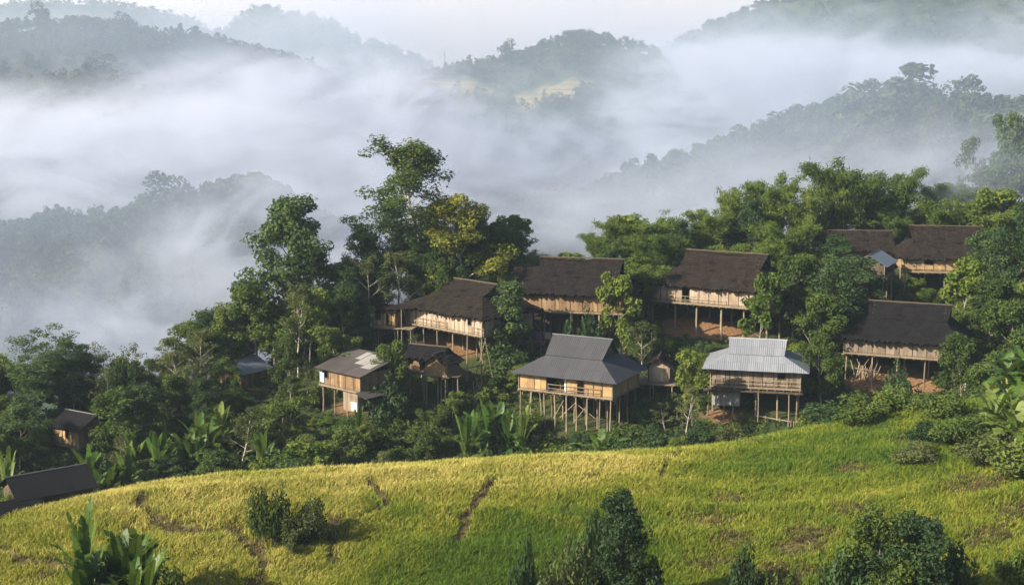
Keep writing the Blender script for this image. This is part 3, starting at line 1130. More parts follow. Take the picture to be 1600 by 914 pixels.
# ------------------------------------------------------------------ house materials
def mat_thatch(name, a, b, moss, moss_amt=0.5):
    k = NT(name)
    cv = k.add('ShaderNodeCombineXYZ')
    k.lk(k.attr('ru'), cv.inputs[0])
    k.lk(k.attr('rv'), cv.inputs[1])
    st = k.noise(1.0, 5, 0.7, k.mapping(cv.outputs[0], (5.5, 0.8, 1)))
    big = k.noise(0.55, 4, 0.6, cv.outputs[0])
    spk = k.noise(4.0, 3, 0.7, cv.outputs[0])
    c = k.ramp(st, [(0.30, a), (0.58, b), (0.78, tuple(min(1, x * 1.9) for x in b))])
    c = k.mix(k.math('MULTIPLY', k.math('SUBTRACT', big, 0.45), 4.5 * moss_amt, True), c, moss)
    pt = k.noise(0.8, 2, 0.5, k.mapping(cv.outputs[0], (1, 1.6, 1), (7, 3, 0)))
    c = k.mix(k.math('MULTIPLY', k.math('SUBTRACT', pt, 0.56), 6.0, True), c, tuple(x * 0.55 for x in a))
    c = k.mix(k.math('MULTIPLY', k.math('SUBTRACT', spk, 0.57), 4.0, True), c, tuple(min(1, x * 3.2) for x in b))
    course = k.math('FRACT', k.math('MULTIPLY', k.math('ADD', k.attr('rv'), k.math('MULTIPLY', st, 0.16)), 2.3))
    c = k.mix(k.math('MULTIPLY', k.math('LESS_THAN', course, 0.16), 0.45), c, tuple(x * 0.5 for x in a))
    k.principled(c, 0.95, k.bump(k.math('ADD', st, k.math('MULTIPLY', course, -0.7)), 1.0, 0.08), 0.08)
    return k.m


def mat_sheet(name, a, b, stain, rough=0.6, corr=0.26, patch=0.5, metal=0.0, sheet=(0.9, 1.8)):
    """corrugated roofing sheets: ribs, laps and sheets of slightly different age"""
    k = NT(name)
    cv = k.add('ShaderNodeCombineXYZ')
    k.lk(k.attr('ru'), cv.inputs[0])
    k.lk(k.attr('rv'), cv.inputs[1])
    br = k.add('ShaderNodeTexBrick', offset=0.0)
    k.lk(cv.outputs[0], br.inputs['Vector'])
    br.inputs['Scale'].default_value = 1.0
    br.inputs['Brick Width'].default_value = sheet[0]
    br.inputs['Row Height'].default_value = sheet[1]
    br.inputs['Mortar Size'].default_value = 0.02
    br.inputs['Color1'].default_value = (0, 0, 0, 1)
    br.inputs['Color2'].default_value = (1, 1, 1, 1)
    br.inputs['Mortar'].default_value = (0.5, 0.5, 0.5, 1)
    n = k.noise(0.9, 5, 0.65, k.mapping(cv.outputs[0], (1.6, 0.45, 1)))
    c = k.mix(k.math('ADD', k.math('MULTIPLY', br.outputs['Color'], patch), k.math('MULTIPLY', n, 0.4), True), a, b)
    c = k.mix(k.math('MULTIPLY', k.math('SUBTRACT', n, 0.50), 2.4, True), c, stain)
    c = k.mix(k.math('MULTIPLY', br.outputs['Fac'], 0.6), c, tuple(x * 0.45 for x in a))
    rib = k.math('SINE', k.math('MULTIPLY', k.attr('ru'), 6.2832 / corr))
    c = k.mix(k.math('MULTIPLY', k.math('LESS_THAN', rib, -0.55), 0.13), c, tuple(x * 0.6 for x in a))
    k.principled(c, rough, k.bump(rib, 0.5, 0.03), 0.35 if rough < 0.8 else 0.08, metal)
    return k.m


def mat_wood(name, cols, rough=0.85, weave=0.0, stain=(0.05, 0.04, 0.03)):
    k = NT(name)
    p = k.obj()
    g = k.noise(1.0, 5, 0.65, k.mapping(p, (7, 7, 1.1)))
    s = k.noise(0.9, 4, 0.6, p)
    f = k.math('ADD', k.math('MULTIPLY', k.attr('tint'), 0.62), k.math('MULTIPLY', g, 0.38), True)
    c = k.ramp(f, [(0.12, cols[0]), (0.5, cols[1]), (0.9, cols[2])])
    c = k.mix(k.math('MULTIPLY', k.math('SUBTRACT', s, 0.47), 2.6, True), c, stain)
    dr = k.noise(1.0, 4, 0.6, k.mapping(p, (3.2, 3.2, 0.35), (5, 2, 0)))
    c = k.mix(k.math('MULTIPLY', k.math('SUBTRACT', dr, 0.54), 3.5, True), c, stain)
    h = g
    if weave:
        ck = k.add('ShaderNodeTexChecker')
        k.lk(k.mapping(p, (1, 1, 1), rot=(0, math.radians(45), 0)), ck.inputs['Vector'])
        ck.inputs['Scale'].default_value = 9.0
        c = k.mix(k.math('MULTIPLY', ck.outputs['Fac'], weave), c, tuple(x * 0.62 for x in cols[1]))
    k.principled(c, rough, k.bump(h, 0.5, 0.03), 0.15)
    return k.m


def mat_plain(name, a, b, rough=0.8, metal=0.0):
    k = NT(name)
    n = k.noise(2.0, 4, 0.6, k.obj())
    k.principled(k.mix(n, a, b), rough, k.bump(n, 0.3, 0.02), 0.3, metal)
    return k.m


R_moss = mat_thatch('mossy_thatch', (0.0045, 0.0036, 0.0031), (0.0153, 0.0112, 0.0088), (0.0191, 0.0184, 0.0079), 0.42)
R_dark = mat_thatch('dark_thatch', (0.0042, 0.0033, 0.0032), (0.0119, 0.0092, 0.0086), (0.0140, 0.0125, 0.0081), 0.25)
R_brown = mat_thatch('brown_thatch', (0.0052, 0.0038, 0.0031), (0.0165, 0.0117, 0.0091), (0.0204, 0.0159, 0.0106), 0.3)
R_black = mat_thatch('blackened_thatch', (0.0030, 0.0028, 0.0031), (0.0083, 0.0072, 0.0075), (0.0107, 0.0104, 0.0088), 0.15)
R_grey = mat_sheet('grey_roof_sheets', (0.0222, 0.0222, 0.0250), (0.0344, 0.0344, 0.0388), (0.0266, 0.0239, 0.0233), 0.75, 0.22, 0.85, sheet=(1.05, 1.5))
R_metal = mat_sheet('pale_metal_sheets', (0.1218, 0.1302, 0.1428), (0.1722, 0.1814, 0.1949), (0.0966, 0.0882, 0.0798), 0.55, 0.22, 0.85, 0.1, sheet=(0.8, 1.3))
R_patch = mat_sheet('patched_metal_sheets', (0.028, 0.024, 0.022), (0.060, 0.050, 0.044), (0.035, 0.026, 0.02), 0.65, 0.24, 0.9, sheet=(0.8, 1.9))
R_light = mat_sheet('weathered_pale_sheet', (0.16, 0.15, 0.14), (0.27, 0.25, 0.23), (0.12, 0.10, 0.085), 0.6, 0.24, 0.9, sheet=(0.8, 1.9))
R_blue = mat_sheet('blue_grey_sheets', (0.075, 0.095, 0.115), (0.125, 0.145, 0.165), (0.09, 0.09, 0.09), 0.5, 0.26, 0.6, sheet=(0.8, 2.2))
R_tar = mat_sheet('tarred_tin_sheets', (0.005, 0.005, 0.006), (0.011, 0.011, 0.012), (0.010, 0.008, 0.007), 0.9, 0.09, 0.6, sheet=(0.8, 1.6))
W_batten = mat_wood('dark_batten', ((0.04, 0.028, 0.018), (0.085, 0.060, 0.038), (0.15, 0.11, 0.07)))
R_cap = mat_wood('ridge_thatch', ((0.025, 0.018, 0.013), (0.055, 0.040, 0.028), (0.11, 0.085, 0.06)))
W_gold = mat_wood('woven_bamboo_gold', ((0.1573, 0.0978, 0.0425), (0.2720, 0.1785, 0.0833), (0.3655, 0.2550, 0.1275)), weave=0.3, stain=(0.1360, 0.0892, 0.0467))
W_pale = mat_wood('bleached_boards', ((0.1273, 0.0920, 0.0636), (0.2417, 0.1875, 0.1367), (0.3311, 0.2675, 0.2038)), stain=(0.1273, 0.0894, 0.0602))
W_brown = mat_wood('brown_boards', ((0.074, 0.044, 0.022), (0.159, 0.100, 0.052), (0.252, 0.174, 0.096)), stain=(0.074, 0.048, 0.030))
W_grey = mat_wood('weathered_boards', ((0.081, 0.059, 0.040), (0.161, 0.124, 0.090), (0.236, 0.186, 0.136)), stain=(0.074, 0.056, 0.040), weave=0.12)
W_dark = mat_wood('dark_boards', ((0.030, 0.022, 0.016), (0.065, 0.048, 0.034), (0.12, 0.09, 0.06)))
W_post = mat_wood('post_wood', ((0.0790, 0.0612, 0.0399), (0.1700, 0.1334, 0.0901), (0.2601, 0.2091, 0.1445)), stain=(0.0723, 0.0578, 0.0399))
W_tin = mat_plain('grey_tin', (0.13, 0.13, 0.125), (0.24, 0.235, 0.22), 0.6)
W_white = mat_plain('whitewashed_board', (0.46, 0.43, 0.39), (0.62, 0.58, 0.53))
W_blue = mat_plain('faded_blue_sheet', (0.16, 0.33, 0.42), (0.32, 0.52, 0.60))


# ------------------------------------------------------------------ house pieces
def box(buf, x0, x1, y0, y1, z0, z1, tint=0.5):
    V = [(x, y, z) for z in (z0, z1) for y in (y0, y1) for x in (x0, x1)]
    F = np.array([(0, 2, 3, 1), (4, 5, 7, 6), (0, 1, 5, 4), (2, 6, 7, 3), (0, 4, 6, 2), (1, 3, 7, 5)])
    buf.add(V, F, tint)


def beam(buf, a, b, r=0.06, tint=0.5, sides=6, bow=0.0):
    a, b = np.array(a, float), np.array(b, float)
    m = (a + b) / 2 + np.array((bow, bow * 0.6, 0))
    tube(buf, [a, m, b], [r, r * 0.95, r * 0.9], sides, tint)
    n = buf.n
    buf.f.append(np.array([[n - 1, n - 2, n - 3, n - 4]]))
    buf.f.append(np.array([[n - 3 * sides, n - 3 * sides + 1, n - 3 * sides + 2, n - 3 * sides + 3]]))


class RoofBuf:
    def __init__(self):
        self.v, self.f, self.u, self.w, self.n = [], [], [], [], 0

    def panel(self, A, B, C, D, th=0.14, rag=0.0, course=0.0, noise=0.0, step=0.3, seed=0, sag=0.0):
        """A,B lower edge left to right, C,D upper edge right to left; one thick roof slope"""
        A, B, C, D = (np.array(p, float) for p in (A, B, C, D))
        ex = (B - A) / np.linalg.norm(B - A)
        nrm = np.cross(B - A, (D + C) / 2 - (A + B) / 2)
        nrm /= np.linalg.norm(nrm)
        if nrm[2] < 0:
            nrm = -nrm
        ey = np.cross(nrm, ex)
        L = np.linalg.norm(B - A)
        Hs = float(np.dot((D + C) / 2 - A, ey))
        nu, nv = max(2, int(L / step)), max(2, int(abs(Hs) / step * 1.4))
        s, t = np.meshgrid(np.linspace(0, 1, nu + 1), np.linspace(0, 1, nv + 1))
        P = (A * ((1 - s) * (1 - t))[..., None] + B * (s * (1 - t))[..., None] + C * (s * t)[..., None] + D * ((1 - s) * t)[..., None])
        ru = (P - A) @ ex
        rv = (P - A) @ ey
        off = noise * fbm(ru * 1.1 + seed, rv * 1.1, seed, 3) + course * (1 - np.mod(rv * 2.3, 1.0)) - sag * 4 * s * (1 - s) * (0.3 + 0.7 * t)
        edge = np.minimum(np.minimum(s, 1 - s) * 6, 1)
        P = P + nrm * (off * 1.0)[..., None]
        if rag:
            r = rag * np.random.default_rng(seed + 5).normal(size=nu + 1)
            P[0] -= ey * r[:, None]
        lo = P - nrm * th
        m = (nu + 1) * (nv + 1)
        F = grid_faces(nv + 1, nu + 1)
        top = self.n
        self.v += [P.reshape(-1, 3), lo.reshape(-1, 3)]
        self.u += [ru.ravel(), ru.ravel()]
        self.w += [rv.ravel(), rv.ravel()]
        self.f += [F + top, F[:, ::-1] + top + m]
        row = np.arange(nu + 1)
        colm = np.arange(nv + 1) * (nu + 1)
        for e in (row, row + nv * (nu + 1), colm, colm + nu):
            q = np.stack([e[:-1], e[1:], e[1:] + m, e[:-1] + m], 1) + top
            self.f.append(q)
        self.n += 2 * m

    def mesh(self, name, mat):
        return mesh_np(name, np.concatenate(self.v), np.concatenate(self.f), mat,
                       attrs={'ru': np.concatenate(self.u) + 0.0, 'rv': np.concatenate(self.w) + 0.0})


def wall_run(o_parent, mat, x0, x1, z0, z1, segs, y, rng, batten=W_batten, plank=0.45, name='wall', flip=False):
    """wall along local X at depth y. segs: (kind, width share). Returns the wall object."""
    wb = Buf()
    tot = sum(w for _, w in segs)
    x = x0
    outs = []
    sgn = 1 if flip else -1
    for kd, w in segs:
        xe = x + (x1 - x0) * w / tot
        zt = z1
        zb = z0
        if kd in ('p', 'w', 'd'):
            n = max(1, round((xe - x) / plank))
            for i in range(n):
                a, b = x + (xe - x) * i / n, x + (xe - x) * (i + 1) / n
                j = rng.uniform(0, 0.012)
                tint = min(1, max(0, rng.gauss(0.48, 0.2)))
                if kd == 'w' and 0 < i < n - 1 or (kd == 'w' and n <= 2):
                    h0, h1 = z0 + (z1 - z0) * 0.42, z0 + (z1 - z0) * 0.86
                    box(wb, a + .006, b - .006, y - .03 - j, y + .03, zb, h0, tint)
                    box(wb, a + .006, b - .006, y - .03 - j, y + .03, h1, zt, tint)
                elif kd == 'd' and (n <= 2 or 0 < i < n - 1):
                    box(wb, a + .006, b - .006, y - .03 - j, y + .03, z0 + (z1 - z0) * 0.86, zt, tint)
                else:
                    box(wb, a + .006, b - .006, y - .03 - j, y + .03, zb, zt, tint)
        elif kd == 's':                                    # slatted wall with a gap under the eave
            n = max(1, round((xe - x) / plank))
            for i in range(n):
                a, b = x + (xe - x) * i / n, x + (xe - x) * (i + 1) / n
                box(wb, a + .006, b - .006, y - .03, y + .03, zb, z0 + (z1 - z0) * 0.55, min(1, max(0, rng.gauss(0.48, 0.2))))
        elif kd == 'o':
            box(wb, x + .006, xe - .006, y - .05, y + .03, z1 - .16, zt, 0.4)
        outs.append((kd, x, xe))
        x = xe
    if not wb.n:
        return None, outs
    o = link(name, wb.mesh('wall', mat), o_parent)
    # battens holding the boards
    bb = Buf()
    for kd, a, b in outs:
        for xx in (a, b):
            box(bb, xx - .045, xx + .045, y + sgn * .03 - .02, y + sgn * .03 + .02, z0 - 0.02, z1 - 0.005, rng.uniform(0.1, 0.6))
    box(bb, x0, x1, y + sgn * .032 - .024, y + sgn * .032 + .024, z0 + .06, z0 + .13, 0.5)
    link('batten', bb.mesh('batten', batten), o)
    for kd, a, b in outs:
        if kd == 'w':
            n = max(1, round((b - a) / plank))
            a2, b2 = (a + (b - a) / n, b - (b - a) / n) if n > 2 else (a, b)
            h0, h1 = z0 + (z1 - z0) * 0.42, z0 + (z1 - z0) * 0.86
            fb = Buf()
            for q in ((a2 - .05, a2 + .03, h0 - .05, h1 + .05), (b2 - .03, b2 + .05, h0 - .05, h1 + .05), (a2 + .03, b2 - .03, h0 - .05, h0 + .03), (a2 + .03, b2 - .03, h1 - .03, h1 + .05)):
                box(fb, q[0], q[1], y + sgn * .06 - .035, y + sgn * .06 + .035, q[2], q[3], 0.3)
            link('window', fb.mesh('window', W_dark), o)
    return o, outs


def house(label, px, py, Y, yaw, L, W, wall_h, rise, ridge, roof, walls, front, cols=5, rows=3, ov=0.8, brk=(0.60, 0.60), style='hipgable', group=None,
          rail=(), left=None, right=None, seed=1, floor_mat=None, cat='house', name='stilt_house', stilt_r=0.085, extra=None, thatch=None, deck=0.0, shift=0.0, post_mat=None,
          plank=0.45, pr=None):
    rng = random.Random(seed)
    ang = math.radians(yaw)
    fc = at(px, py, Y)
    ca, sa = math.cos(ang), math.sin(ang)
    cx, cy = fc[0] - sa * (W / 2), fc[1] + ca * (W / 2)
    gz = float(zg(cx, cy))
    fh = fc[2] - gz
    root = empty(name, (cx, cy, gz), ang)
    tag(root, label, cat, group)

    def lw(x, y):
        return cx + ca * x - sa * y, cy + sa * x + ca * y

    thatch = roof in (R_moss, R_dark, R_brown, R_black) if thatch is None else thatch
    kw = dict(th=0.2, rag=0.14, course=0.06, noise=0.13, step=0.22) if thatch else dict(th=0.05, rag=0.02, course=0.0, noise=0.012, step=0.8)
    z0 = fh
    ze = fh + wall_h                               # top of walls
    a, b = L / 2 + ov, W / 2 + ov
    drop = rise * ov / (W / 2 + ov) * 0.8
    zeave = ze - drop * 0.55
    zr = zeave + rise
    rl = ridge / 2
    rb = RoofBuf()
    s_ = seed * 10
    sh = shift
    if style == 'hipgable':
        zb = zeave + rise * brk[0]
        bb = b * (1 - brk[1])
        ra = rl * 0.96
        # lower skirt: front, back, two ends
        rb.panel((-a, -b, zeave), (a, -b, zeave), (ra + sh, -bb, zb), (-ra + sh, -bb, zb), seed=s_, sag=0.12 if thatch else 0.02, **kw)
        rb.panel((a, b, zeave), (-a, b, zeave), (-ra + sh, bb, zb), (ra + sh, bb, zb), seed=s_ + 1, **kw)
        rb.panel((-a, b, zeave), (-a, -b, zeave), (-ra + sh, -bb, zb), (-ra + sh, bb, zb), seed=s_ + 2, **kw)
        rb.panel((a, -b, zeave), (a, b, zeave), (ra + sh, bb, zb), (ra + sh, -bb, zb), seed=s_ + 3, **kw)
        # upper roof laps over the skirt by a hand
        lap = 0.03 if thatch else 0.12
        up = -0.05 if thatch else 0.05
        kw2 = dict(kw)
        kw2['rag'] = 0.0
        rb.panel((-rl * 1.0 + sh, -bb - lap, zb - lap * .5 + up), (rl * 1.0 + sh, -bb - lap, zb - lap * .5 + up), (rl * 1.06 + sh, 0, zr), (-rl * 1.06 + sh, 0, zr), seed=s_ + 4, sag=0.22 if thatch else 0.03, **kw2)
        rb.panel((rl + sh, bb + lap, zb - lap * .5 + up), (-rl + sh, bb + lap, zb - lap * .5 + up), (-rl * 1.06 + sh, 0, zr), (rl * 1.06 + sh, 0, zr), seed=s_ + 5, sag=0.22 if thatch else 0.03, **kw2)
        ends = [(-rl * 1.06 + sh, rl * 1.06 + sh)]
    elif style == 'gable':
        rb.panel((-a, -b, zeave), (a, -b, zeave), (a, 0, zr), (-a, 0, zr), seed=s_, **kw)
        rb.panel((a, b, zeave), (-a, b, zeave), (-a, 0, zr), (a, 0, zr), seed=s_ + 1, **kw)
        ends = [(-a, a)]
    elif style == 'shed':
        rb.panel((-a, -b, zeave), (a, -b, zeave), (a, b, zr), (-a, b, zr), seed=s_, **kw)
        ends = []
    ro = link('roof', rb.mesh('roof', roof), root)
    # ridge cap and gable boards
    for xa, xb in ends:
        cb = Buf()
        beam(cb, (xa - .05, 0, zr + .02), (xb + .05, 0, zr + .02), 0.10 if thatch else 0.07, 0.55, 6)
        link('ridge_cap', cb.mesh('ridge_cap', R_cap if thatch else roof_plain(roof)), ro)
    if style == 'hipgable':
        for sg in (-1, 1):
            gb = Buf()
            x = sh + sg * (rl * 0.9)
            n = 8
            for i in range(n):
                y0_, y1_ = -bb + 2 * bb * i / n, -bb + 2 * bb * (i + 1) / n
                ht = (zr - zb) * (1 - abs((y0_ + y1_) / 2) / bb) - 0.12
                if ht > 0.05:
                    box(gb, x - .03, x + .03, y0_ + .01, y1_ - .01, zb - .1, zb + ht, rng.uniform(0.2, 0.8))
            link('gable', gb.mesh('gable', W_dark), ro)
    elif style == 'gable':
        for sg in (-1, 1):
            gb = Buf()
            n = 8
            hw = W / 2
            zt0 = ze - 0.02
            slope = rise / b
            for i in range(n):
                y0_, y1_ = -hw + 2 * hw * i / n, -hw + 2 * hw * (i + 1) / n
                ym = max(abs(y0_), abs(y1_))
                ht = zeave + rise - slope * ym - 0.16 - zt0
                if ht > 0.05:
                    box(gb, sg * L / 2 - .03, sg * L / 2 + .03, y0_ + .01, y1_ - .01, zt0, zt0 + ht, rng.uniform(0.2, 0.8))
            if gb.n:
                link('gable', gb.mesh('gable', walls), ro)
    # walls
    h1 = ze - 0.02 if style != 'shed' else ze
    wall_run(root, walls, -L / 2, L / 2, z0, ze + (0.10 if style == 'hipgable' else -0.03), front, -W / 2, rng, plank=plank)
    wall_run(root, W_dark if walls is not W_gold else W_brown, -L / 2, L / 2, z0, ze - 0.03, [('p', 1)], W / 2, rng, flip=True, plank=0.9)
    for sg, spec in ((-1, left), (1, right)):
        wb_ = Buf()
        n = max(2, round(W / 0.55))
        for i in range(n):
            y0_, y1_ = -W / 2 + 0.05 + (W - 0.1) * i / n, -W / 2 + 0.05 + (W - 0.1) * (i + 1) / n
            if spec == 'open' and 0.15 < i / n < 0.6:
                continue
            box(wb_, sg * L / 2 - .03, sg * L / 2 + .03, y0_ + .006, y1_ - .006, z0, ze - 0.03, min(1, max(0, rng.gauss(0.48, 0.2))))
        link('wall', wb_.mesh('wall', walls), root)
    # floor with joist ends
    fb = Buf()
    box(fb, -L / 2 - .12, L / 2 + .12, -W / 2 - .22 - deck, W / 2 + .12, z0 - .14, z0 - .004, 0.5)
    nj = int(L / 0.8)
    for i in range(nj + 1):
        x = -L / 2 + L * i / nj
        beam(fb, (x, -W / 2 - .42 - deck, z0 - .20), (x, W / 2 + .3, z0 - .20), 0.055, rng.uniform(0.2, 0.8), 5)
    for y in (-W / 2 + .2, 0, W / 2 - .2):
        beam(fb, (-L / 2 - .35, y, z0 - .30), (L / 2 + .35, y, z0 - .30), 0.075, rng.uniform(0.2, 0.7), 6)
    link('floor', fb.mesh('floor', floor_mat or W_post), root)
    # stilts
    for i in range(cols):
        for j in range(rows):
            x = -L / 2 + .15 + (L - .3) * i / (cols - 1) + rng.uniform(-.12, .12)
            y = -W / 2 + .1 + (W - .3) * j / (rows - 1)
            wx, wy = lw(x, y)
            zb_ = float(zg(wx, wy)) - gz - 0.35
            if zb_ > z0 - 0.35:
                continue
            sb = Buf()
            beam(sb, (x + rng.uniform(-.10, .10), y + rng.uniform(-.06, .06), zb_), (x, y, z0 - .22), stilt_r * rng.uniform(0.85, 1.2), rng.uniform(0.25, 0.9), 7, rng.uniform(-.04, .04))
            link('stilt', sb.mesh('stilt', post_mat or W_post), root)
    # corner posts from floor to eave, just outside the boards
    for x in (-L / 2 - .06, L / 2 + .06):
        sb = Buf()
        beam(sb, (x, -W / 2 - .10, z0 - .1), (x, -W / 2 - .10, ze + .02), 0.06, 0.6, 6)
        link('corner_post', sb.mesh('corner_post', W_post), root)
    # railing along stretches of the front
    for (r0, r1) in rail:
        rbuf = Buf()
        xa, xb = -L / 2 + L * r0, -L / 2 + L * r1
        yy_ = -W / 2 - .16 - deck
        for zz in (0.38, 0.80):
            beam(rbuf, (xa, yy_, z0 + zz), (xb, yy_, z0 + zz), 0.035, 0.7, 5)
        npst = max(2, int((xb - xa) / 1.3))
        for i in range(npst + 1):
            x = xa + (xb - xa) * i / npst
            beam(rbuf, (x, yy_, z0 - .05), (x, yy_, z0 + .9), 0.04, 0.6, 5)
        link('railing', rbuf.mesh('railing', W_post), root)
    return dict(root=root, fh=fh, gz=gz, lw=lw, L=L, W=W, z0=z0, ze=ze, zeave=zeave, zr=zr, a=a, b=b, rng=rng, ang=ang, cx=cx, cy=cy)


_rp = {}


def roof_plain(m):
    if m.name not in _rp:
        base = {'grey_roof_sheets': ((0.07, 0.07, 0.075), (0.10, 0.10, 0.105)), 'pale_metal_sheets': ((0.20, 0.22, 0.25), (0.28, 0.30, 0.33))}.get(m.name, ((0.06, 0.055, 0.05), (0.10, 0.095, 0.09)))
        _rp[m.name] = mat_plain('ridge_' + m.name, *base, rough=0.6)
    return _rp[m.name]


def part(name, buf, mat, H, parent=None):
    return link(name, buf.mesh(name, mat), parent or H['root'])


def gl(H, x, y):
    """ground height below a local point of the house, in its local frame"""
    wx, wy = H['lw'](x, y)
    return float(zg(wx, wy)) - H['gz']


def deck_part(H, x0, x1, y0, y1, z, posts, mat=None):
    b = Buf()
    n = max(2, int((x1 - x0) / 0.22))
    for i in range(n):
        a, c = x0 + (x1 - x0) * i / n, x0 + (x1 - x0) * (i + 1) / n
        box(b, a + .008, c - .008, y0 + H['rng'].uniform(-.15, .1), y1, z - .06, z, H['rng'].uniform(0.2, 0.8))
    for y in (y0 + .25, y1 - .25):
        beam(b, (x0 - .15, y, z - .14), (x1 + .1, y, z - .14), 0.07, 0.4)
    part('platform', b, mat or W_post, H)
    for (x, y) in posts:
        s = Buf()
        beam(s, (x, y, gl(H, x, y) - .3), (x, y, z - .1), 0.075, H['rng'].uniform(0.3, 0.8), 6, H['rng'].uniform(-.05, .05))
        part('stilt', s, W_post, H)


def brace(H, p, q, r=0.045):
    b = Buf()
    beam(b, p, q, r, H['rng'].uniform(0.4, 0.9), 5)
    part('brace', b, W_post, H)


# ------------------------------------------------------------------ the houses
G_H = 'stilt houses of the hillside village'
# long mossy house, left of the middle
H1 = house('long mossy thatched stilt house with pale bleached board wall, beside a platform hut', 694, 514, 151.5, -44, 12.4, 8.2, 2.25, 3.2, 7.4,
           R_moss, W_pale, [('p', 1.2), ('p', 1.5), ('s', 0), ('p', 1.4), ('p', 1.4), ('p', 1.2), ('p', 1.4), ('w', 1.1), ('p', 1)][:2] + [('p', 1.4), ('p', 1.4), ('p', 1.2), ('p', 1.4), ('w', 1.3), ('p', 1)],
           cols=6, rows=3, group=G_H, rail=((0.0, 0.55), (0.88, 1.03)), seed=3, shift=0.6, ov=0.9)
brace(H1, (4.9, -4.2, gl(H1, 4.9, -4.2) + .2), (6.9, -4.3, H1['z0'] - .3))
brace(H1, (7.4, -4.4, gl(H1, 7.4, -4.4)), (5.6, -4.0, H1['z0'] - .6))
brace(H1, (-5.9, -4.3, gl(H1, -5.9, -4.3)), (-4.9, -4.1, H1['z0'] - .2))
brace(H1, (7.6, -3.4, gl(H1, 7.6, -3.4)), (7.2, -4.6, H1['z0'] - .4))
# big dark house in the middle, open below
H2 = house('big stilt house with tall dark thatch, brown boards and hung cloths below', 893, 487, 153, -13, 13.2, 8.6, 2.35, 3.6, 9.4,
           R_dark, W_brown, [('p', 1.2), ('p', 1.6), ('p', 1.4), ('p', 1.6), ('p', 1.3), ('p', 1.6), ('p', 1.6), ('p', 1.6)], cols=5, rows=3, group=G_H, seed=5, stilt_r=0.11,
           brk=(0.50, 0.56), shift=0.4)
deck_part(H2, -7.6, -2.9, -6.4, -3.6, H2['z0'] - 3.6, [(-7.3, -6.2), (-6.0, -6.2), (-4.6, -6.2), (-3.2, -6.2), (-7.2, -4), (-3.2, -4)])
brace(H2, (-5.6, -4.2, H2['z0'] - .3), (-3.1, -4.25, H2['z0'] - 2.9))
brace(H2, (-8.6, -4.2, H2['z0'] - .2), (-6.4, -4.3, H2['z0'] + .9), 0.06)
brace(H2, (-7.0, -4.35, H2['z0'] - 3.4), (-6.8, -4.3, H2['z0'] + 0.2), 0.07)
brace(H2, (-6.7, -4.4, H2['z0'] - 3.4), (-6.75, -4.3, H2['z0'] + 0.1), 0.07)
_b = RoofBuf()
_b.panel((-8.8, -1.2, H2['zeave'] + .3), (-4.4, -1.2, H2['zeave'] + .3), (-4.4, 2.6, H2['zeave'] + 2.1), (-8.2, 2.6, H2['zeave'] + 2.1), th=0.15, rag=.08, course=.05, noise=.06, step=.25, seed=77)
link('side_roof', _b.mesh('side_roof', R_brown), H2['root'])
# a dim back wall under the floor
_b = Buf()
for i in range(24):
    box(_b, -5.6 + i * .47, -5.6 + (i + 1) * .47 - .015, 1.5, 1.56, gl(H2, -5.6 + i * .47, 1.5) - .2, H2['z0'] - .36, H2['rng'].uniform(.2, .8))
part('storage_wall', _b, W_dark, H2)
# grey sheet roof house in front
H3 = house('stilt house with grey sheet roof and golden woven bamboo walls around a railed veranda', 883, 614, 138.5, -27, 10.7, 7.4, 2.05, 3.7, 6.6,
           R_grey, W_gold, [('p', 2.1), ('p', 1.7), ('o', 1.9), ('o', 0.9), ('p', 1.5), ('d', 0.9), ('p', 1.3), ('p', 1.2), ('p', 1.3)], cols=9, rows=4, group=G_H, rail=((0.32, 0.88),), seed=7,
           brk=(0.50, 0.52), ov=0.85, plank=0.85, shift=0.3)
for i, (p, q) in enumerate((((-.6, -3.6, -2.7), (1.2, -3.5, -.9)), ((1.0, -3.6, -3.0), (2.4, -3.5, -1.2)), ((3.4, -3.5, -2.4), (1.0, -3.4, -1.0)), ((-1.4, -3.6, -2.9), (-.2, -3.6, -.8)))):
    brace(H3, (p[0], p[1], H3['z0'] + p[2]), (q[0], q[1], H3['z0'] + q[2]))
_b = Buf()
box(_b, -0.15, .55, -3.55, -3.5, H3['z0'] + .05, H3['z0'] + 1.75, .6)
part('door', _b, W_white, H3)
# veranda recess: inner wall set back behind the opening
_b = Buf()
for i in range(7):
    box(_b, -2.2 + i * .5, -1.72 + i * .5, -1.6, -1.55, H3['z0'], H3['ze'] - .1, H3['rng'].uniform(.2, .8))
part('inner_wall', _b, W_brown, H3)
# long house above the orange bank
H4 = house('long stilt house with dark brown thatch and pale woven panels, tall posts over orange soil', 1108, 475, 156.5, -29, 14.6, 8.6, 2.2, 3.8, 9.8,
           R_brown, W_pale, [('p', 1.1), ('p', .8), ('p', 1.1), ('p', .8), ('d', .9), ('p', 1.2), ('p', 1.2), ('p', 1.2), ('p', 1.2), ('p', 1.2), ('p', 1.2), ('p', 1.2), ('p', 1.2)],
           cols=6, rows=3, group=G_H, rail=((0.0, 0.62),), seed=9, stilt_r=0.13, brk=(0.60, 0.62), deck=0.5, shift=0.5, plank=1.0)
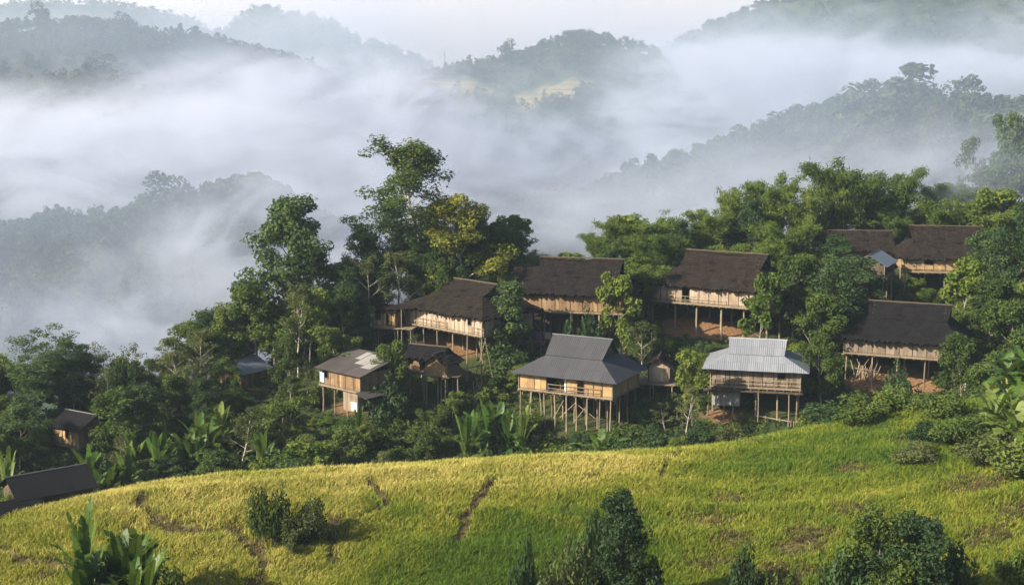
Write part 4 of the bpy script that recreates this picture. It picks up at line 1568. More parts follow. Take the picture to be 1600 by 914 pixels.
# pale metal roof house
H5 = house('stilt house with pale blue-grey metal roof, weathered board wall and a tin shed hung underneath', 1180, 604, 141, -13, 9.4, 6.6, 2.15, 2.7, 5.9,
           R_metal, W_grey, [('p', 1.5), ('p', .5), ('p', 1.3), ('p', 1.2), ('p', 1.0), ('p', 1.2), ('w', 1.6), ('p', 1.2)], cols=5, rows=3, group=G_H, rail=((0, 1.0),), seed=11, ov=0.95,
           brk=(0.50, 0.52), stilt_r=0.10, deck=0.25)
_b = Buf()
for i in range(8):
    x = -4.5 + i * .36
    box(_b, x + .004, x + .352, -3.62, -3.58, H5['z0'] - 2.15, H5['z0'] - .5, H5['rng'].uniform(0, 1))
box(_b, -4.5, -1.62, -3.57, -1.6, H5['z0'] - 2.2, H5['z0'] - 2.1, .5)
for i in range(5):
    y = -3.57 + i * .4
    box(_b, -4.54, -4.5, y, y + .39, H5['z0'] - 2.15, H5['z0'] - .5, .5)
    box(_b, -1.62, -1.58, y, y + .39, H5['z0'] - 2.15, H5['z0'] - .5, .5)
part('tin_shed', _b, W_tin, H5)
deck_part(H5, -5.3, 5.0, -4.4, -3.4, H5['z0'] - .34, [(-4.9, -4.3), (-3.2, -4.3), (.4, -4.3), (3.6, -4.3)], W_dark)
_b = Buf()
beam(_b, (0.2, -3.9, gl(H5, .2, -3.9) + .55), (4.2, -3.9, gl(H5, 4.2, -3.9) + .55), .07, .8)
for x in (1.2, 2.7, 3.9, 4.2):
    beam(_b, (x, -3.9, gl(H5, x, -3.9) - .2), (x, -3.9, gl(H5, x, -3.9) + .7), .06, .8)
part('wood_rail', _b, W_post, H5)
# black roofed house at the right
H6 = house('stilt house with blackened wide thatch and plain board wall, few posts over bare earth', 1404, 556, 146, -23, 11.8, 9.0, 2.0, 3.6, 8.6,
           R_black, W_grey, [('p', 1.3), ('p', 1.3), ('p', 1.2), ('p', 1.3), ('p', 1.2), ('p', 1.3), ('p', 1.2), ('p', 1.3)], cols=5, rows=3, group=G_H, seed=13, brk=(0.56, 0.62), shift=0.5, ov=1.0, deck=.1)
for p, q in (((-4.9, -4.1, -3.4), (-3.2, -4.0, -.6)), ((-3.4, -4.0, -3.2), (-4.6, -3.9, -.8)), ((-3.0, -3.6, -3.3), (-2.2, -3.6, -.6)), ((-4.8, -3.4, -2.0), (-2.4, -3.3, -2.2))):
    brace(H6, (p[0], p[1], H6['z0'] + p[2]), (q[0], q[1], H6['z0'] + q[2]))
# top right house
H7 = house('highest stilt house with reddish brown roof and bright plank wall, half hidden by trees', 1478, 424, 167, -9, 10.2, 8.0, 1.85, 3.7, 8.6,
           R_brown, W_gold, [('p', 1.2), ('p', .8), ('w', .9), ('p', 1.2), ('p', 1.4), ('p', 1.4), ('p', 1.4)], cols=5, rows=3, group=G_H, rail=((-0.04, .5),), seed=15, brk=(0.52, 0.56), deck=.6, shift=.4)
# roof among bamboo
H8 = house('low house sunk among bamboo, only its worn brown thatched roof showing', 1346, 412, 175, -6, 7.4, 6.0, 1.9, 2.3, 6.0,
           R_brown, W_brown, [('p', 1), ('p', 1), ('p', 1)], cols=3, rows=2, seed=17, style='gable', ov=.6, name='thatched_house', cat='house')
# metal gabled hut between them
H8b = house('open gabled hut with dark blue-grey metal roof on posts beside the highest house', 1388, 428, 164, 62, 5.2, 3.6, 1.4, 1.3, 5,
            R_blue, W_dark, [('p', 1), ('o', 1), ('p', 1)], cols=3, rows=2, seed=19, style='gable', ov=.55, name='gabled_hut', cat='hut')
# little gabled hut
H9 = house('tiny hut with pale matting gable on a log platform left of the metal roofed house', 1046, 592, 144.5, 78, 2.6, 2.2, 1.75, 1.05, 2,
           R_dark, W_pale, [('p', 1), ('p', 1)], cols=2, rows=2, seed=21, style='gable', ov=.5, name='gabled_hut', cat='hut')
deck_part(H9, -2.3, 1.6, -1.9, 2.6, H9['z0'] - .2, [(-2.1, -1.6), (1.4, -1.6), (-2.1, 2.4), (-2.1, 0.4)])
# two small huts on one deck
H10 = house('larger of two small dark thatched huts sharing a plank deck below the mossy house', 662, 579, 145.2, -24, 3.6, 2.7, 1.5, 1.25, 3,
            R_black, W_brown, [('p', 1), ('d', .7), ('p', 1)], cols=3, rows=2, seed=23, style='gable', ov=.6, name='thatched_hut', cat='hut', group='small huts below the mossy house')
H10b = house('smaller of two small dark thatched huts, with its gable turned towards the valley', 706, 583, 144.2, 64, 2.8, 2.6, 1.35, 1.05, 2,
             R_black, W_brown, [('p', 1), ('p', 1)], cols=2, rows=2, seed=25, style='gable', ov=.5, name='thatched_hut', cat='hut', group='small huts below the mossy house')
deck_part(H10, -2.2, 4.6, -2.1, 1.4, H10['z0'] - .17, [(-1.9, -1.8), (0.2, -1.8), (2.4, -1.8), (4.4, -1.8), (2.4, 1.0)], W_dark)
# two-level hut with patched roof
H11 = house('two-level board hut with patched pale and dark tin roof, left of the banana thicket', 532, 606, 140.5, -42, 6.4, 4.6, 1.9, 1.35, 6,
            R_patch, W_brown, [('w', 1.3), ('p', 1), ('p', 1), ('p', 1), ('p', .9)], cols=4, rows=2, seed=27, style='shed', ov=.55, name='stilt_hut', cat='hut', plank=.35)
_b = Buf()
for i in range(6):
    box(_b, 1.3 + i * .38, 1.3 + i * .38 + .36, -3.05, -3.0, H11['z0'] - 2.0, H11['z0'] - .05, H11['rng'].uniform(.2, .9))
for i in range(7):
    box(_b, 3.55, 3.6, -3.0 + i * .5, -3.0 + i * .5 + .48, H11['z0'] - 2.0, H11['z0'] - .3 - .25 * (i % 3 == 0), H11['rng'].uniform(.2, .9))
box(_b, 1.3, 3.55, -2.99, .4, H11['z0'] - 2.08, H11['z0'] - 2.0, .4)
part('lower_room', _b, W_grey, H11)
_b = Buf()
box(_b, 2.55, 3.5, -3.10, -3.055, H11['z0'] - 1.9, H11['z0'] - .95, .5)
part('white_board', _b, W_white, H11)
_b = Buf()
box(_b, -3.2, -2.55, -2.42, -2.375, H11['z0'] + .25, H11['z0'] + 1.3, .5)
part('blue_sheet', _b, W_blue, H11)
_b = RoofBuf()
_sl = (H11['zr'] - H11['zeave']) / (2 * H11['b'])
for (xa, xb, ya, yb) in ((0.1, 1.7, -.4, 2.2), (1.75, 3.2, -1.0, 1.4), (-.9, 0.02, .6, 2.4)):
    f_ = lambda y: H11['zeave'] + (y + H11['b']) * _sl + .05
    _b.panel((xa, ya, f_(ya)), (xb, ya, f_(ya)), (xb, yb, f_(yb)), (xa, yb, f_(yb)), th=.02, step=.6, seed=3)
link('roof_sheet', _b.mesh('roof_sheet', R_light), H11['root'])
_b = RoofBuf()
_b.panel((3.3, -3.2, H11['z0'] + .1), (5.0, -3.2, H11['z0'] - .3), (5.0, 1.6, H11['z0'] - .2), (3.3, 1.6, H11['z0'] + .2), th=.05, step=.6, seed=4)
link('lean_to_roof', _b.mesh('lean_to_roof', R_patch), H11['root'])
# hut with pale tin roof at the left
H12 = house('boarded hut with blue-grey tin gable roof among trees on the left slope', 397, 604, 148, 56, 4.0, 4.0, 1.9, 1.2, 4,
            R_blue, W_brown, [('p', 1), ('p', 1), ('p', 1)], cols=3, rows=2, seed=29, style='gable', ov=.6, name='tin_roofed_hut', cat='hut')
# small sunlit hut far left
H13 = house('small hut with golden front wall, dark tin roof and a railed porch among bananas', 106, 696, 136, -32, 3.7, 3.9, 2.0, 1.3, 3.5,
            R_tar, W_gold, [('p', 1), ('w', 1.3), ('p', .9)], cols=3, rows=2, seed=31, style='gable', ov=.55, name='stilt_hut', cat='hut', plank=.5)
deck_part(H13, -3.6, -2.2, -2.3, 1.0, H13['z0'] - .16, [(-3.5, -2.2), (-3.5, .8)])
_b = Buf()
for zz in (.4, .8):
    beam(_b, (-3.6, -2.2, H13['z0'] + zz), (-2.3, -2.2, H13['z0'] + zz), .035, .8)
    beam(_b, (-3.6, -2.2, H13['z0'] + zz), (-3.6, .8, H13['z0'] + zz), .035, .8)
beam(_b, (-3.65, -2.25, gl(H13, -3.65, -2.25) - .2), (-3.65, -2.25, H13['z0'] + 2.4), .05, .6)
part('railing', _b, W_post, H13)
_b = RoofBuf()
_b.panel((.6, 1.8, H13['zr'] - .1), (3.3, 1.8, H13['zr'] - .1), (3.3, 4.6, H13['zr'] + .5), (.6, 4.6, H13['zr'] + .5), th=.06, step=.6, seed=6)
link('rear_roof', _b.mesh('rear_roof', R_tar), H13['root'])
# dark barn at the edge of the field
H14 = house('long dark barn with tin roof at the lower left edge of the rice field', 90, 800, 103.5, 38, 5.7, 4.2, 1.7, 1.35, 5,
            R_tar, W_dark, [('p', 1), ('d', 1), ('p', 1), ('p', 1)], cols=4, rows=2, seed=33, style='gable', ov=.45, name='barn', cat='barn')
_b = RoofBuf()
_b.panel((-5.6, -3.6, H14['zeave'] - .7), (-1.4, -3.6, H14['zeave'] - .7), (-1.4, -2.2, H14['zeave'] + .18), (-5.6, -2.2, H14['zeave'] + .18), th=.06, step=.6, seed=8)
link('porch_roof', _b.mesh('porch_roof', R_tar), H14['root'])
_b = Buf()
for i in range(9):
    if i not in (3, 4, 6):
        box(_b, -5.4 + i * .44, -5.0 + i * .44, -3.3, -3.25, gl(H14, -4, -3.5) - .3, H14['zeave'] - .7, H14['rng'].uniform(.3, .9))
part('porch_wall', _b, W_grey, H14)

# small platform hut tied to the end of the mossy house
HP = house('tiny boarded washroom on a plank platform at the left end of the mossy house', 600, 509, 154.5, -16, 2.7, 1.9, 1.75, .45, 2,
           R_brown, W_gold, [('w', 1.1), ('d', .9), ('p', .35)], cols=2, rows=2, seed=35, style='shed', ov=.35, name='platform_hut', cat='hut', plank=.35)
deck_part(HP, -2.4, 3.6, -1.5, 1.8, HP['z0'] - .16, [(-1.1, -1.2), (-.6, -1.2), (1.8, -1.2), (3.4, -1.2), (-1.1, 1.5), (2.6, 1.5)])
_b = Buf()
box(_b, -1.72, -1.40, -.95, -.6, HP['z0'] - .1, HP['z0'] + .75, .5)
part('water_tank', _b, W_white, HP)
_b = RoofBuf()
_b.panel((-1.9, -1.3, HP['zeave'] + .12), (3.9, -1.3, HP['zeave'] + .62), (3.9, .3, HP['zeave'] + .75), (-1.9, .3, HP['zeave'] + .25), th=.05, step=.6, seed=12)
link('awning', _b.mesh('awning', R_brown), HP['root'])
_b = Buf()
beam(_b, (2.3, -1.25, gl(HP, 2.3, -1.25)), (2.3, -1.25, HP['zeave'] + .42), .06, .7)
part('post', _b, W_post, HP)

ALLH = [H1, H2, H3, H4, H5, H6, H7, H8, H8b, H9, H10, H10b, H11, H12, H13, H14, HP]


# ------------------------------------------------------------------ things kept below the houses
def firewood(H, x, y, n, w, label, lean=False):
    wx, wy = H['lw'](x, y)
    o = empty('firewood_pile', (wx, wy, float(zg(wx, wy))), H['ang'])
    tag(o, label, 'firewood')
    r = random.Random(n)
    for i in range(n):
        b = Buf()
        row = i // 6
        if lean:
            xx = -w / 2 + w * r.random()
            beam(b, (xx, r.uniform(-.3, 0), -.1), (xx + r.uniform(-.8, .8), r.uniform(.1, .5), r.uniform(1.2, 2.2)), r.uniform(.04, .08), r.random(), 5)
        else:
            beam(b, (-w / 2 + r.uniform(-.2, .2), r.uniform(-.3, .3), .08 + row * .14), (w / 2 + r.uniform(-.2, .2), r.uniform(-.3, .3), .08 + row * .14 + r.uniform(-.05, .12)), r.uniform(.05, .09), r.random(), 5)
        link('log', b.mesh('log', W_pale), o)


firewood(H2, 4.9, -3.4, 18, 2.4, 'stacked firewood under the right end of the big dark house')
firewood(H6, -3.6, -3.2, 16, 2.6, 'heap of leaning branches under the black roofed house', True)
firewood(H1, 7.2, -5.2, 8, 2.0, 'leaning poles at the right foot of the mossy house', True)


def cloth(H, x, y, z, w, h, col, label):
    k = mat_plain('cloth_' + label.split()[0], col, tuple(c * .8 for c in col))
    n = 9
    V, F = [], []
    for j in range(5):
        for i in range(n):
            V.append((-w / 2 + w * i / (n - 1), .06 * math.sin(i * 1.7 + j * .4), -h * j / 4))
    V2 = [(a, b + .012, c) for a, b, c in V]
    f = grid_faces(5, n)
    F = np.concatenate([f, f[:, ::-1] + len(V)])
    wx, wy = H['lw'](x, y)
    o = link('hanging_cloth', mesh_np('hanging_cloth', V + V2, F, k, smooth=True), loc=(wx, wy, H['gz'] + z))
    o.rotation_euler = (0, 0, H['ang'])
    tag(o, label, 'cloth', 'washing under the big dark house')


_zc = H2['z0'] - 2.55
cloth(H2, -5.0, -4.25, _zc, .9, .9, (.04, .16, .17), 'teal cloth hung under the big dark house')
cloth(H2, -3.95, -4.25, _zc, .9, 1.0, (.20, .05, .14), 'purple cloth hung beside the teal one under the house')
cloth(H2, -2.9, -4.25, _zc, .9, .8, (.30, .26, .20), 'cream cloth hung beside the purple one under the house')
_b = Buf()
beam(_b, (-5.7, -4.25, _zc + .01), (-2.2, -4.25, _zc + .01), .02, .7, 5)
part('clothes_line', _b, W_post, H2)

# radio mast on the far hill
_p = at(695, 108, 1000)
_a = _p[0] / _p[1]
_z = float(zf(_a, 1000))
_b = Buf()
for ax, ay in ((.5, 0), (-.3, .45), (-.3, -.45)):
    beam(_b, (ax * 1.6, ay * 1.6, -1), (ax * .3, ay * .3, 17), .16, .5, 4)
for i in range(9):
    z = 1 + i * 1.8
    s = 1.6 - i * .145
    beam(_b, (.5 * s, 0, z), (-.3 * s, .45 * s, z + .9), .07, .5, 4)
    beam(_b, (-.3 * s, .45 * s, z), (-.3 * s, -.45 * s, z + .9), .07, .5, 4)
    beam(_b, (-.3 * s, -.45 * s, z), (.5 * s, 0, z + .9), .07, .5, 4)
_m = link('radio_mast', _b.mesh('radio_mast', mat_plain('mast_steel', (.12, .12, .12), (.2, .2, .2), .5)), loc=(_p[0], 1000, _z))
tag(_m, 'thin lattice mast standing on the crest of the terraced hill', 'mast')
# ------------------------------------------------------------------ plants placed one by one, all but the added shade trees as seen in the photograph
rnd = random.Random(77)
for args in (
    # kind, column, tip row, distance, crown width in photo pixels, label
    ('dark_tree', 452, 302, 158, 135, 'big round dark green tree towering over the slope left of the mossy house'),
    ('layered_tree', 592, 290, 165, 125, 'flat-topped airy tree with grey branches behind the mossy house'),
    ('tall_tree', 672, 208, 167, 178, 'tallest tree, pale forked trunk and open crown rising behind the mossy house'),
    ('yellow_tree', 730, 300, 163, 140, 'yellowing tree with pale trunk directly behind the mossy house roof'),
    ('dark_tree', 800, 350, 170, 80, 'dark tree right behind the yellowing tree'),
    ('open_tree', 575, 395, 157, 75, 'pale bare-stemmed slender tree left of the tallest tree'),
    ('open_tree', 540, 348, 163, 70, 'slender greyish tree between the round dark tree and the flat-topped tree'),
    ('dark_tree', 505, 385, 160, 90, 'dark bushy tree at the right foot of the big round tree'),
    ('open_tree', 640, 390, 160, 60, 'thin olive tree before the pale trunk of the tallest tree'),
    ('green_tree', 690, 400, 158, 66, 'green tree at the foot of the tallest tree behind the mossy roof'),
    ('green_tree', 760, 420, 160, 60, 'green tree behind the right end of the mossy roof'),
    ('green_tree', 428, 470, 151, 84, 'leafy green tree below the big round dark tree'),
    ('fresh_tree', 480, 450, 150, 60, 'fresh green sapling in front of the big round dark tree'),
    ('green_tree', 525, 505, 146, 74, 'rounded green tree above the two-level hut'),
    ('open_tree', 462, 440, 149, 60, 'thin pale-stemmed tree above the tin roofed hut'),
    ('green_tree', 350, 470, 153, 80, 'hazy green tree on the slope crest left of the round dark tree'),
    ('green_tree', 300, 500, 150, 80, 'hazy tree on the crest above the banana grove'),
    ('open_tree', 285, 525, 145, 75, 'thin leaning tree above the banana grove'),
    ('green_tree', 452, 520, 144, 56, 'green tree just above the tin roofed hut'),
    ('bare_tree', 205, 535, 142, 70, 'bare twiggy tree standing against the valley mist'),
    ('bare_tree', 166, 572, 138, 50, 'half-bare tree beside the small sunlit hut'),
    ('layered_tree', 42, 506, 141, 135, 'broad layered dark tree over the left slope'),
    ('layered_tree', 112, 530, 143, 80, 'smaller layered dark tree right of the broad one'),
    ('dark_tree', -48, 540, 144, 110, 'dark tree cut by the left edge of the view'),
    ('dark_tree', 85, 560, 146, 90, 'dark tree in haze behind the layered trees'),
    ('green_tree', 195, 590, 141, 75, 'low green tree behind the half-bare tree'),
    ('column_tree', 784, 438, 148.5, 74, 'narrow dark leafy tree between the mossy house and the big dark house'),
    ('fresh_tree', 976, 425, 149, 72, 'fresh green tree in front of the right end of the big dark house'),
    ('dark_shrub', 925, 470, 148.5, 46, 'dark round shrub before the big dark house'),
    ('dark_shrub', 888, 484, 149.5, 24, 'ivy-like bush around a post of the big dark house'),
    ('fresh_tree', 1188, 424, 151.5, 62, 'bright green tree before the right end of the long house over orange soil'),
    ('open_tree', 1006, 500, 146, 50, 'thin tree between the grey roofed house and the long house'),
    ('fresh_tree', 1085, 545, 138.5, 50, 'fresh sapling left of the metal roofed house'),
    ('open_tree', 1072, 600, 136, 46, 'thin brownish sapling left of the tin shed'),
    ('green_tree', 1245, 395, 155, 85, 'leafy tree right of the long house over orange soil'),
    ('dark_tree', 1296, 398, 155, 100, 'dark leafy tree in front of the sunken thatched house'),
    ('green_tree', 1275, 455, 149, 95, 'broad green tree right of the metal roofed house'),
    ('dark_tree', 1338, 398, 158, 84, 'dark tree left of the open gabled hut'),
    ('green_tree', 1290, 520, 143, 70, 'green tree left of the black roofed house posts'),
    ('dark_shrub', 1410, 558, 141.5, 50, 'small bushy tree growing under the black roofed house'),
    ('fresh_tree', 1505, 400, 157, 84, 'bright bushy tree before the highest house'),
    ('green_tree', 1545, 425, 152, 90, 'tall drooping green tree right of the black roofed house'),
    ('green_tree', 1510, 520, 141, 76, 'green tree at the right corner of the black roofed house'),
    ('dark_tree', 1590, 310, 160, 110, 'big dark tree right of the highest house'),
    ('green_tree', 1595, 460, 148, 95, 'leafy tree on the slope below the big dark tree at the right'),
    ('dark_tree', 1555, 355, 163, 80, 'dark tree covering the right end of the highest house'),
    ('green_tree', 1550, 545, 138, 70, 'green tree above the right banana grove'),
    ('green_tree', 1640, 400, 150, 110, 'green tree beyond the right edge of the view'),
    # bamboo on the crest
    ('bamboo', 1325, 245, 184, 100, 'tallest bamboo clump, above the sunken thatched house'),
    ('bamboo', 1385, 258, 186, 95, 'arching bamboo clump bent to the right on the crest'),
    ('bamboo', 1260, 288, 181, 85, 'bamboo clump left of the tallest one'),
    ('bamboo', 1205, 268, 184, 80, 'feathery bamboo clump behind the long house over orange soil'),
    ('bamboo', 1160, 288, 182, 80, 'bamboo clump behind the middle of the long house over orange soil'),
    ('bamboo', 1110, 318, 179, 75, 'lower bamboo clump behind the ridge of the long house'),
    ('bamboo', 1230, 340, 171, 90, 'bamboo clump just above the right gable of the long house'),
    ('bamboo', 1285, 330, 185, 80, 'bamboo clump behind the left end of the sunken thatched house'),
    ('bamboo', 1030, 330, 178, 70, 'bamboo clump between the two long roofs'),
    ('bamboo', 985, 338, 176, 75, 'bamboo clump behind the big dark house roof'),
    ('bamboo', 945, 362, 173, 62, 'low bamboo clump left of the clump behind the big dark roof'),
    ('bamboo', 815, 385, 171, 60, 'bamboo with bare canes left of the big dark roof'),
    ('bamboo', 1362, 316, 185, 80, 'bamboo with pale canes behind the right end of the sunken thatched house'),
    ('fresh_tree', 905, 395, 166, 70, 'bright tree behind the left part of the big dark roof'),
    ('green_tree', 1065, 375, 170, 80, 'green tree left of the ridge of the long house'),
    ('open_tree', 1533, 212, 205, 70, 'tall slender tree in mist above the highest house'),
    ('fresh_tree', 1505, 285, 195, 75, 'round pale green tree in mist behind the highest house'),
    ('green_tree', 1450, 290, 200, 80, 'misty tree between the bamboo and the highest house'),
    ('dark_tree', 1592, 172, 215, 80, 'dark misty tree high at the right'),
    ('green_tree', 1560, 260, 200, 80, 'misty green tree under the dark one at the right'),
    # bananas
    ('banana_clump', 150, 692, 123, 95, 'banana clump below the small sunlit hut'),
    ('banana', 190, 690, 124, 66, 'single banana plant right of the clump below the sunlit hut'),
    ('banana_clump', 235, 668, 128, 80, 'banana clump right of the half-bare tree'),
    ('banana_clump', 300, 645, 131, 90, 'broad banana clump in the middle of the left slope'),
    ('banana', 338, 630, 133, 70, 'tall banana plant below the tin roofed hut'),
    ('banana', 410, 668, 126, 60, 'banana plant below the two-level hut'),
    ('banana_clump', 772, 612, 133.5, 95, 'big banana clump left of the grey roofed house'),
    ('banana', 728, 632, 130, 70, 'banana plant at the left of the big clump'),
    ('banana', 815, 622, 131, 62, 'banana plant beside the first posts of the grey roofed house'),
    ('banana', 560, 630, 136, 40, 'small banana plant under the two-level hut'),
    ('banana_clump', 1588, 592, 104, 140, 'large banana clump at the right end of the field'),
    ('banana_clump', 1620, 530, 116, 150, 'tall banana clump behind the large one at the right'),
    ('banana', 1545, 596, 110, 60, 'banana plant at the left of the large right clump'),
    ('banana', 8, 690, 118, 60, 'banana plant behind the barn'),
    # in the field and at its near edge
    ('banana', 126, 782, 84.5, 100, 'tall banana plant rising from the clump in the rice field'),
    ('banana_clump', 175, 822, 83, 165, 'dark banana clump at the bottom of the rice field'),
    ('banana_clump', 225, 845, 81.5, 120, 'low spreading banana leaves right of the field clump'),
    ('shrub', 417, 752, 92, 60, 'taller of two shrubs standing alone in the rice field'),
    ('olive_shrub', 482, 768, 92.5, 60, 'lower sparse shrub right of the other one in the rice field'),
    ('dark_tree', 972, 762, 81, 98, 'dark dense tree at the near edge of the field'),
    ('dark_shrub', 922, 786, 82, 58, 'dark shrub leaning on the dense tree at the field edge'),
    ('olive_shrub', 882, 838, 80, 100, 'olive shrub at the foot of the dense dark tree'),
    ('dark_shrub', 816, 828, 80.5, 46, 'slim dark bush left of the dense dark tree'),
    ('dark_shrub', 1170, 852, 82, 60, 'small dark bush alone in the weedy part of the field'),
    ('green_tree', 1372, 785, 80, 120, 'leafy bush tree at the near right edge of the field'),
    ('dark_tree', 1425, 800, 79, 130, 'dark bushy tree right of the leafy one at the near edge'),
    ('dark_shrub', 1330, 830, 79, 90, 'dark shrub left of the leafy bush tree at the near edge'),
    ('dark_shrub', 1475, 838, 79.5, 90, 'dark shrub right of the bushy trees at the near edge'),
    ('shrub', 1480, 615, 111, 80, 'shrub on the upper right edge of the field'),
    ('dark_shrub', 1455, 650, 106, 60, 'dark shrub on the weedy right side of the field'),
    ('shrub', 1510, 650, 104, 90, 'leafy shrub left of the large right banana clump'),
    ('olive_shrub', 1540, 690, 100, 90, 'olive shrub below the large right banana clump'),
    ('shrub', 1600, 715, 97, 110, 'shrub at the foot of the large right banana clump'),
    ('shrub', 1400, 622, 115, 80, 'shrub where the field meets the slope at the right'),
    ('olive_shrub', 850, 868, 80.5, 56, 'small olive shrub between the slim bush and the dense dark tree'),
    ('fresh_shrub', 1012, 866, 81, 60, 'low bright shrub at the right foot of the dense dark tree'),
    ('shrub', 1296, 866, 80, 76, 'low leafy shrub at the left end of the near right bushes'),
    ('olive_shrub', 1515, 860, 80.5, 66, 'olive shrub at the right end of the near right bushes'),
    ('shrub', 1218, 884, 81, 46, 'small leafy shrub right of the lone small dark bush'),
    ('olive_shrub', 452, 792, 91.6, 44, 'low scrub between the two shrubs standing in the rice field'),
    ('shrub', 262, 872, 81, 70, 'leafy shrub at the right foot of the field banana clump'),
    ('green_tree', 612, 525, 142, 62, 'green tree right of the two-level hut'),
    ('dark_shrub', 600, 580, 139, 60, 'dark bush at the right side of the two-level hut'),
    ('green_tree', 345, 560, 144, 60, 'leafy tree before the left corner of the tin roofed hut'),
    ('shrub', 1345, 648, 113, 80, 'spreading shrub on the field edge below the black roofed house'),
    ('dark_shrub', 1290, 655, 115, 70, 'dark spreading shrub on the field edge right of the metal roofed house'),
    ('olive_shrub', 1430, 720, 102, 70, 'olive scrub bush in the middle of the weedy right field'),
    ('dark_tree', 1306, 366, 169, 64, 'dark tree over the left end of the sunken thatched roof'),
    ('shrub', 12, 762, 103.5, 60, 'leafy shrub at the left end of the barn'),
    ('fresh_shrub', 1590, 850, 84, 60, 'bright shrub low at the right corner of the field'),
):
    plant_px(args[0], args[1], args[2], args[3], args[4], args[5])

for x_, y_, h_, lb in ((-37, 58, 19, 'tallest unseen tree added on the near left slope to shade the field'), (-43, 66, 17, 'unseen shade tree added behind the tallest one on the near left slope'),
                       (-33, 47, 17, 'unseen shade tree added nearest the viewer on the near left slope'), (-50, 74, 15, 'unseen shade tree added at the left foot of the near slope')):
    plant('dark_tree', x_, y_, h_, 9.5, label=lb)  # out of view, added to cast shade on the near part of the field

# ------------------------------------------------------------------ the thicket between and around the houses
PROT = [(572, 436, 755, 520, 151), (640, 505, 752, 556, 151), (812, 403, 985, 486, 153), (812, 486, 985, 540, 151), (803, 523, 1002, 618, 139), (846, 612, 975, 652, 137.5),
        (1016, 392, 1160, 482, 156), (1030, 482, 1165, 524, 155), (1100, 530, 1258, 604, 141), (1100, 604, 1245, 655, 139), (1318, 468, 1480, 556, 146), (1345, 553, 1480, 606, 144),
        (1402, 348, 1545, 424, 166), (1297, 367, 1395, 390, 174), (1358, 393, 1415, 452, 163), (1024, 548, 1062, 603, 144), (628, 538, 736, 604, 145), (483, 556, 584, 650, 139),
        (358, 557, 424, 602, 147), (78, 636, 156, 697, 136), (-10, 738, 138, 805, 108), (1168, 606, 1245, 655, 139), (572, 478, 640, 550, 153), (832, 280, 925, 394, 999)]


def blocked(x, y, h, w):
    z = float(zg(x, y))
    d = y * CP - z * SP
    px, pyb = project((x, y, z))
    pyt = project((x, y, z + h))[1]
    hw = w * 0.42 * FPX / d
    for (a, b, c, e, Yh) in PROT:
        if y < Yh + 0.5 and px + hw > a and px - hw < c and pyb > b and pyt < e:
            return True
    for H in ALLH:
        dx, dy = x - H['cx'], y - H['cy']
        ca, sa = math.cos(-H['ang']), math.sin(-H['ang'])
        lx, ly = ca * dx - sa * dy, sa * dx + ca * dy
        if abs(lx) < H['L'] / 2 + 0.9 and abs(ly) < H['W'] / 2 + 0.9:
            return True
    return False


def shades(x, y, h):
    """would it stand in the sun of a house front"""
    top = float(zg(x, y)) + h
    for H in (H1, H2, H3, H4, H5, H6, H7, H11, H13, H10):
        ca, sa = math.cos(H['ang']), math.sin(H['ang'])
        fx, fy = H['cx'] + sa * H['W'] / 2, H['cy'] - ca * H['W'] / 2
        dx, dy = x - fx, y - fy
        al = dx * SUN_DIR.x + dy * SUN_DIR.y
        pe = abs(-dx * SUN_DIR.y + dy * SUN_DIR.x)
        if 0 < al < 20 and pe < H['L'] * 0.45 and top > H['gz'] + H['z0'] + 0.5 + al * math.tan(SUN_EL):
            return True
    return False


PTS = [(o.location.x, o.location.y, w) for o, k, h, w in PLANTS]


def thicket(kind_w, n, ymin, ymax, pxr, hr, gap, rng, pyr=None):
    kinds = [k for k, w in kind_w for _ in range(w)]
    made = 0
    for _ in range(n * 14):
        if made >= n:
            break
        y = rng.uniform(ymin, ymax)
        px = rng.uniform(*pxr)
        x = (px - CXP) / FPX * (y * 1.03)
        yk = np.interp(x, _hc[:, 0], _hc[:, 1])
        if y > yk + 7 or y < field_edge(x) + 8:
            continue
        if float(soil_mask(x, y)) > 0.45:
            continue
        k = rng.choice(kinds)
        h = rng.uniform(*hr)
        lst = KIND[k][1]
        var = rng.randrange(len(lst))
        w = lst[var][3] * 2 * h / lst[var][2]
        w2 = w * rng.uniform(1.0, 1.5)
        for q in range(3):                       # a lower plant where the tall one would hide a house
            if not blocked(x, y, h, w2) and not shades(x, y, h):
                break
            h *= 0.6
            w2 *= 0.7
        else:
            continue
        if h < 0.7:
            continue
        if any((x - a) ** 2 + (y - b) ** 2 < (gap * (0.5 * (w2 + min(c, 6)))) ** 2 for a, b, c in PTS):
            continue
        if 'tree' in k and h < 3:
            k, var = 'shrub', rng.randrange(4)
        plant(k, x, y, h, w2, var=var, rng=rng)
        PTS.append((x, y, w2))
        made += 1
    return made


rg = random.Random(5)
# crest and upper slope
n1 = thicket((('dark_tree', 2), ('green_tree', 4), ('open_tree', 2), ('fresh_tree', 1), ('bamboo', 1)), 60, 150, 186, (330, 900), (6, 10.5), 0.36, rg)
n2 = thicket((('green_tree', 3), ('fresh_tree', 2), ('bamboo', 2), ('dark_tree', 1)), 46, 160, 192, (880, 1700), (5, 9), 0.36, rg)
# left slope
n3 = thicket((('green_tree', 4), ('dark_tree', 3), ('open_tree', 2), ('bare_tree', 1), ('fresh_tree', 1)), 60, 124, 150, (-160, 560), (4.5, 8.5), 0.36, rg)
# middle
n4 = thicket((('green_tree', 3), ('fresh_tree', 3), ('dark_tree', 1), ('open_tree', 1)), 60, 124, 165, (500, 1680), (3.4, 6.5), 0.38, rg)
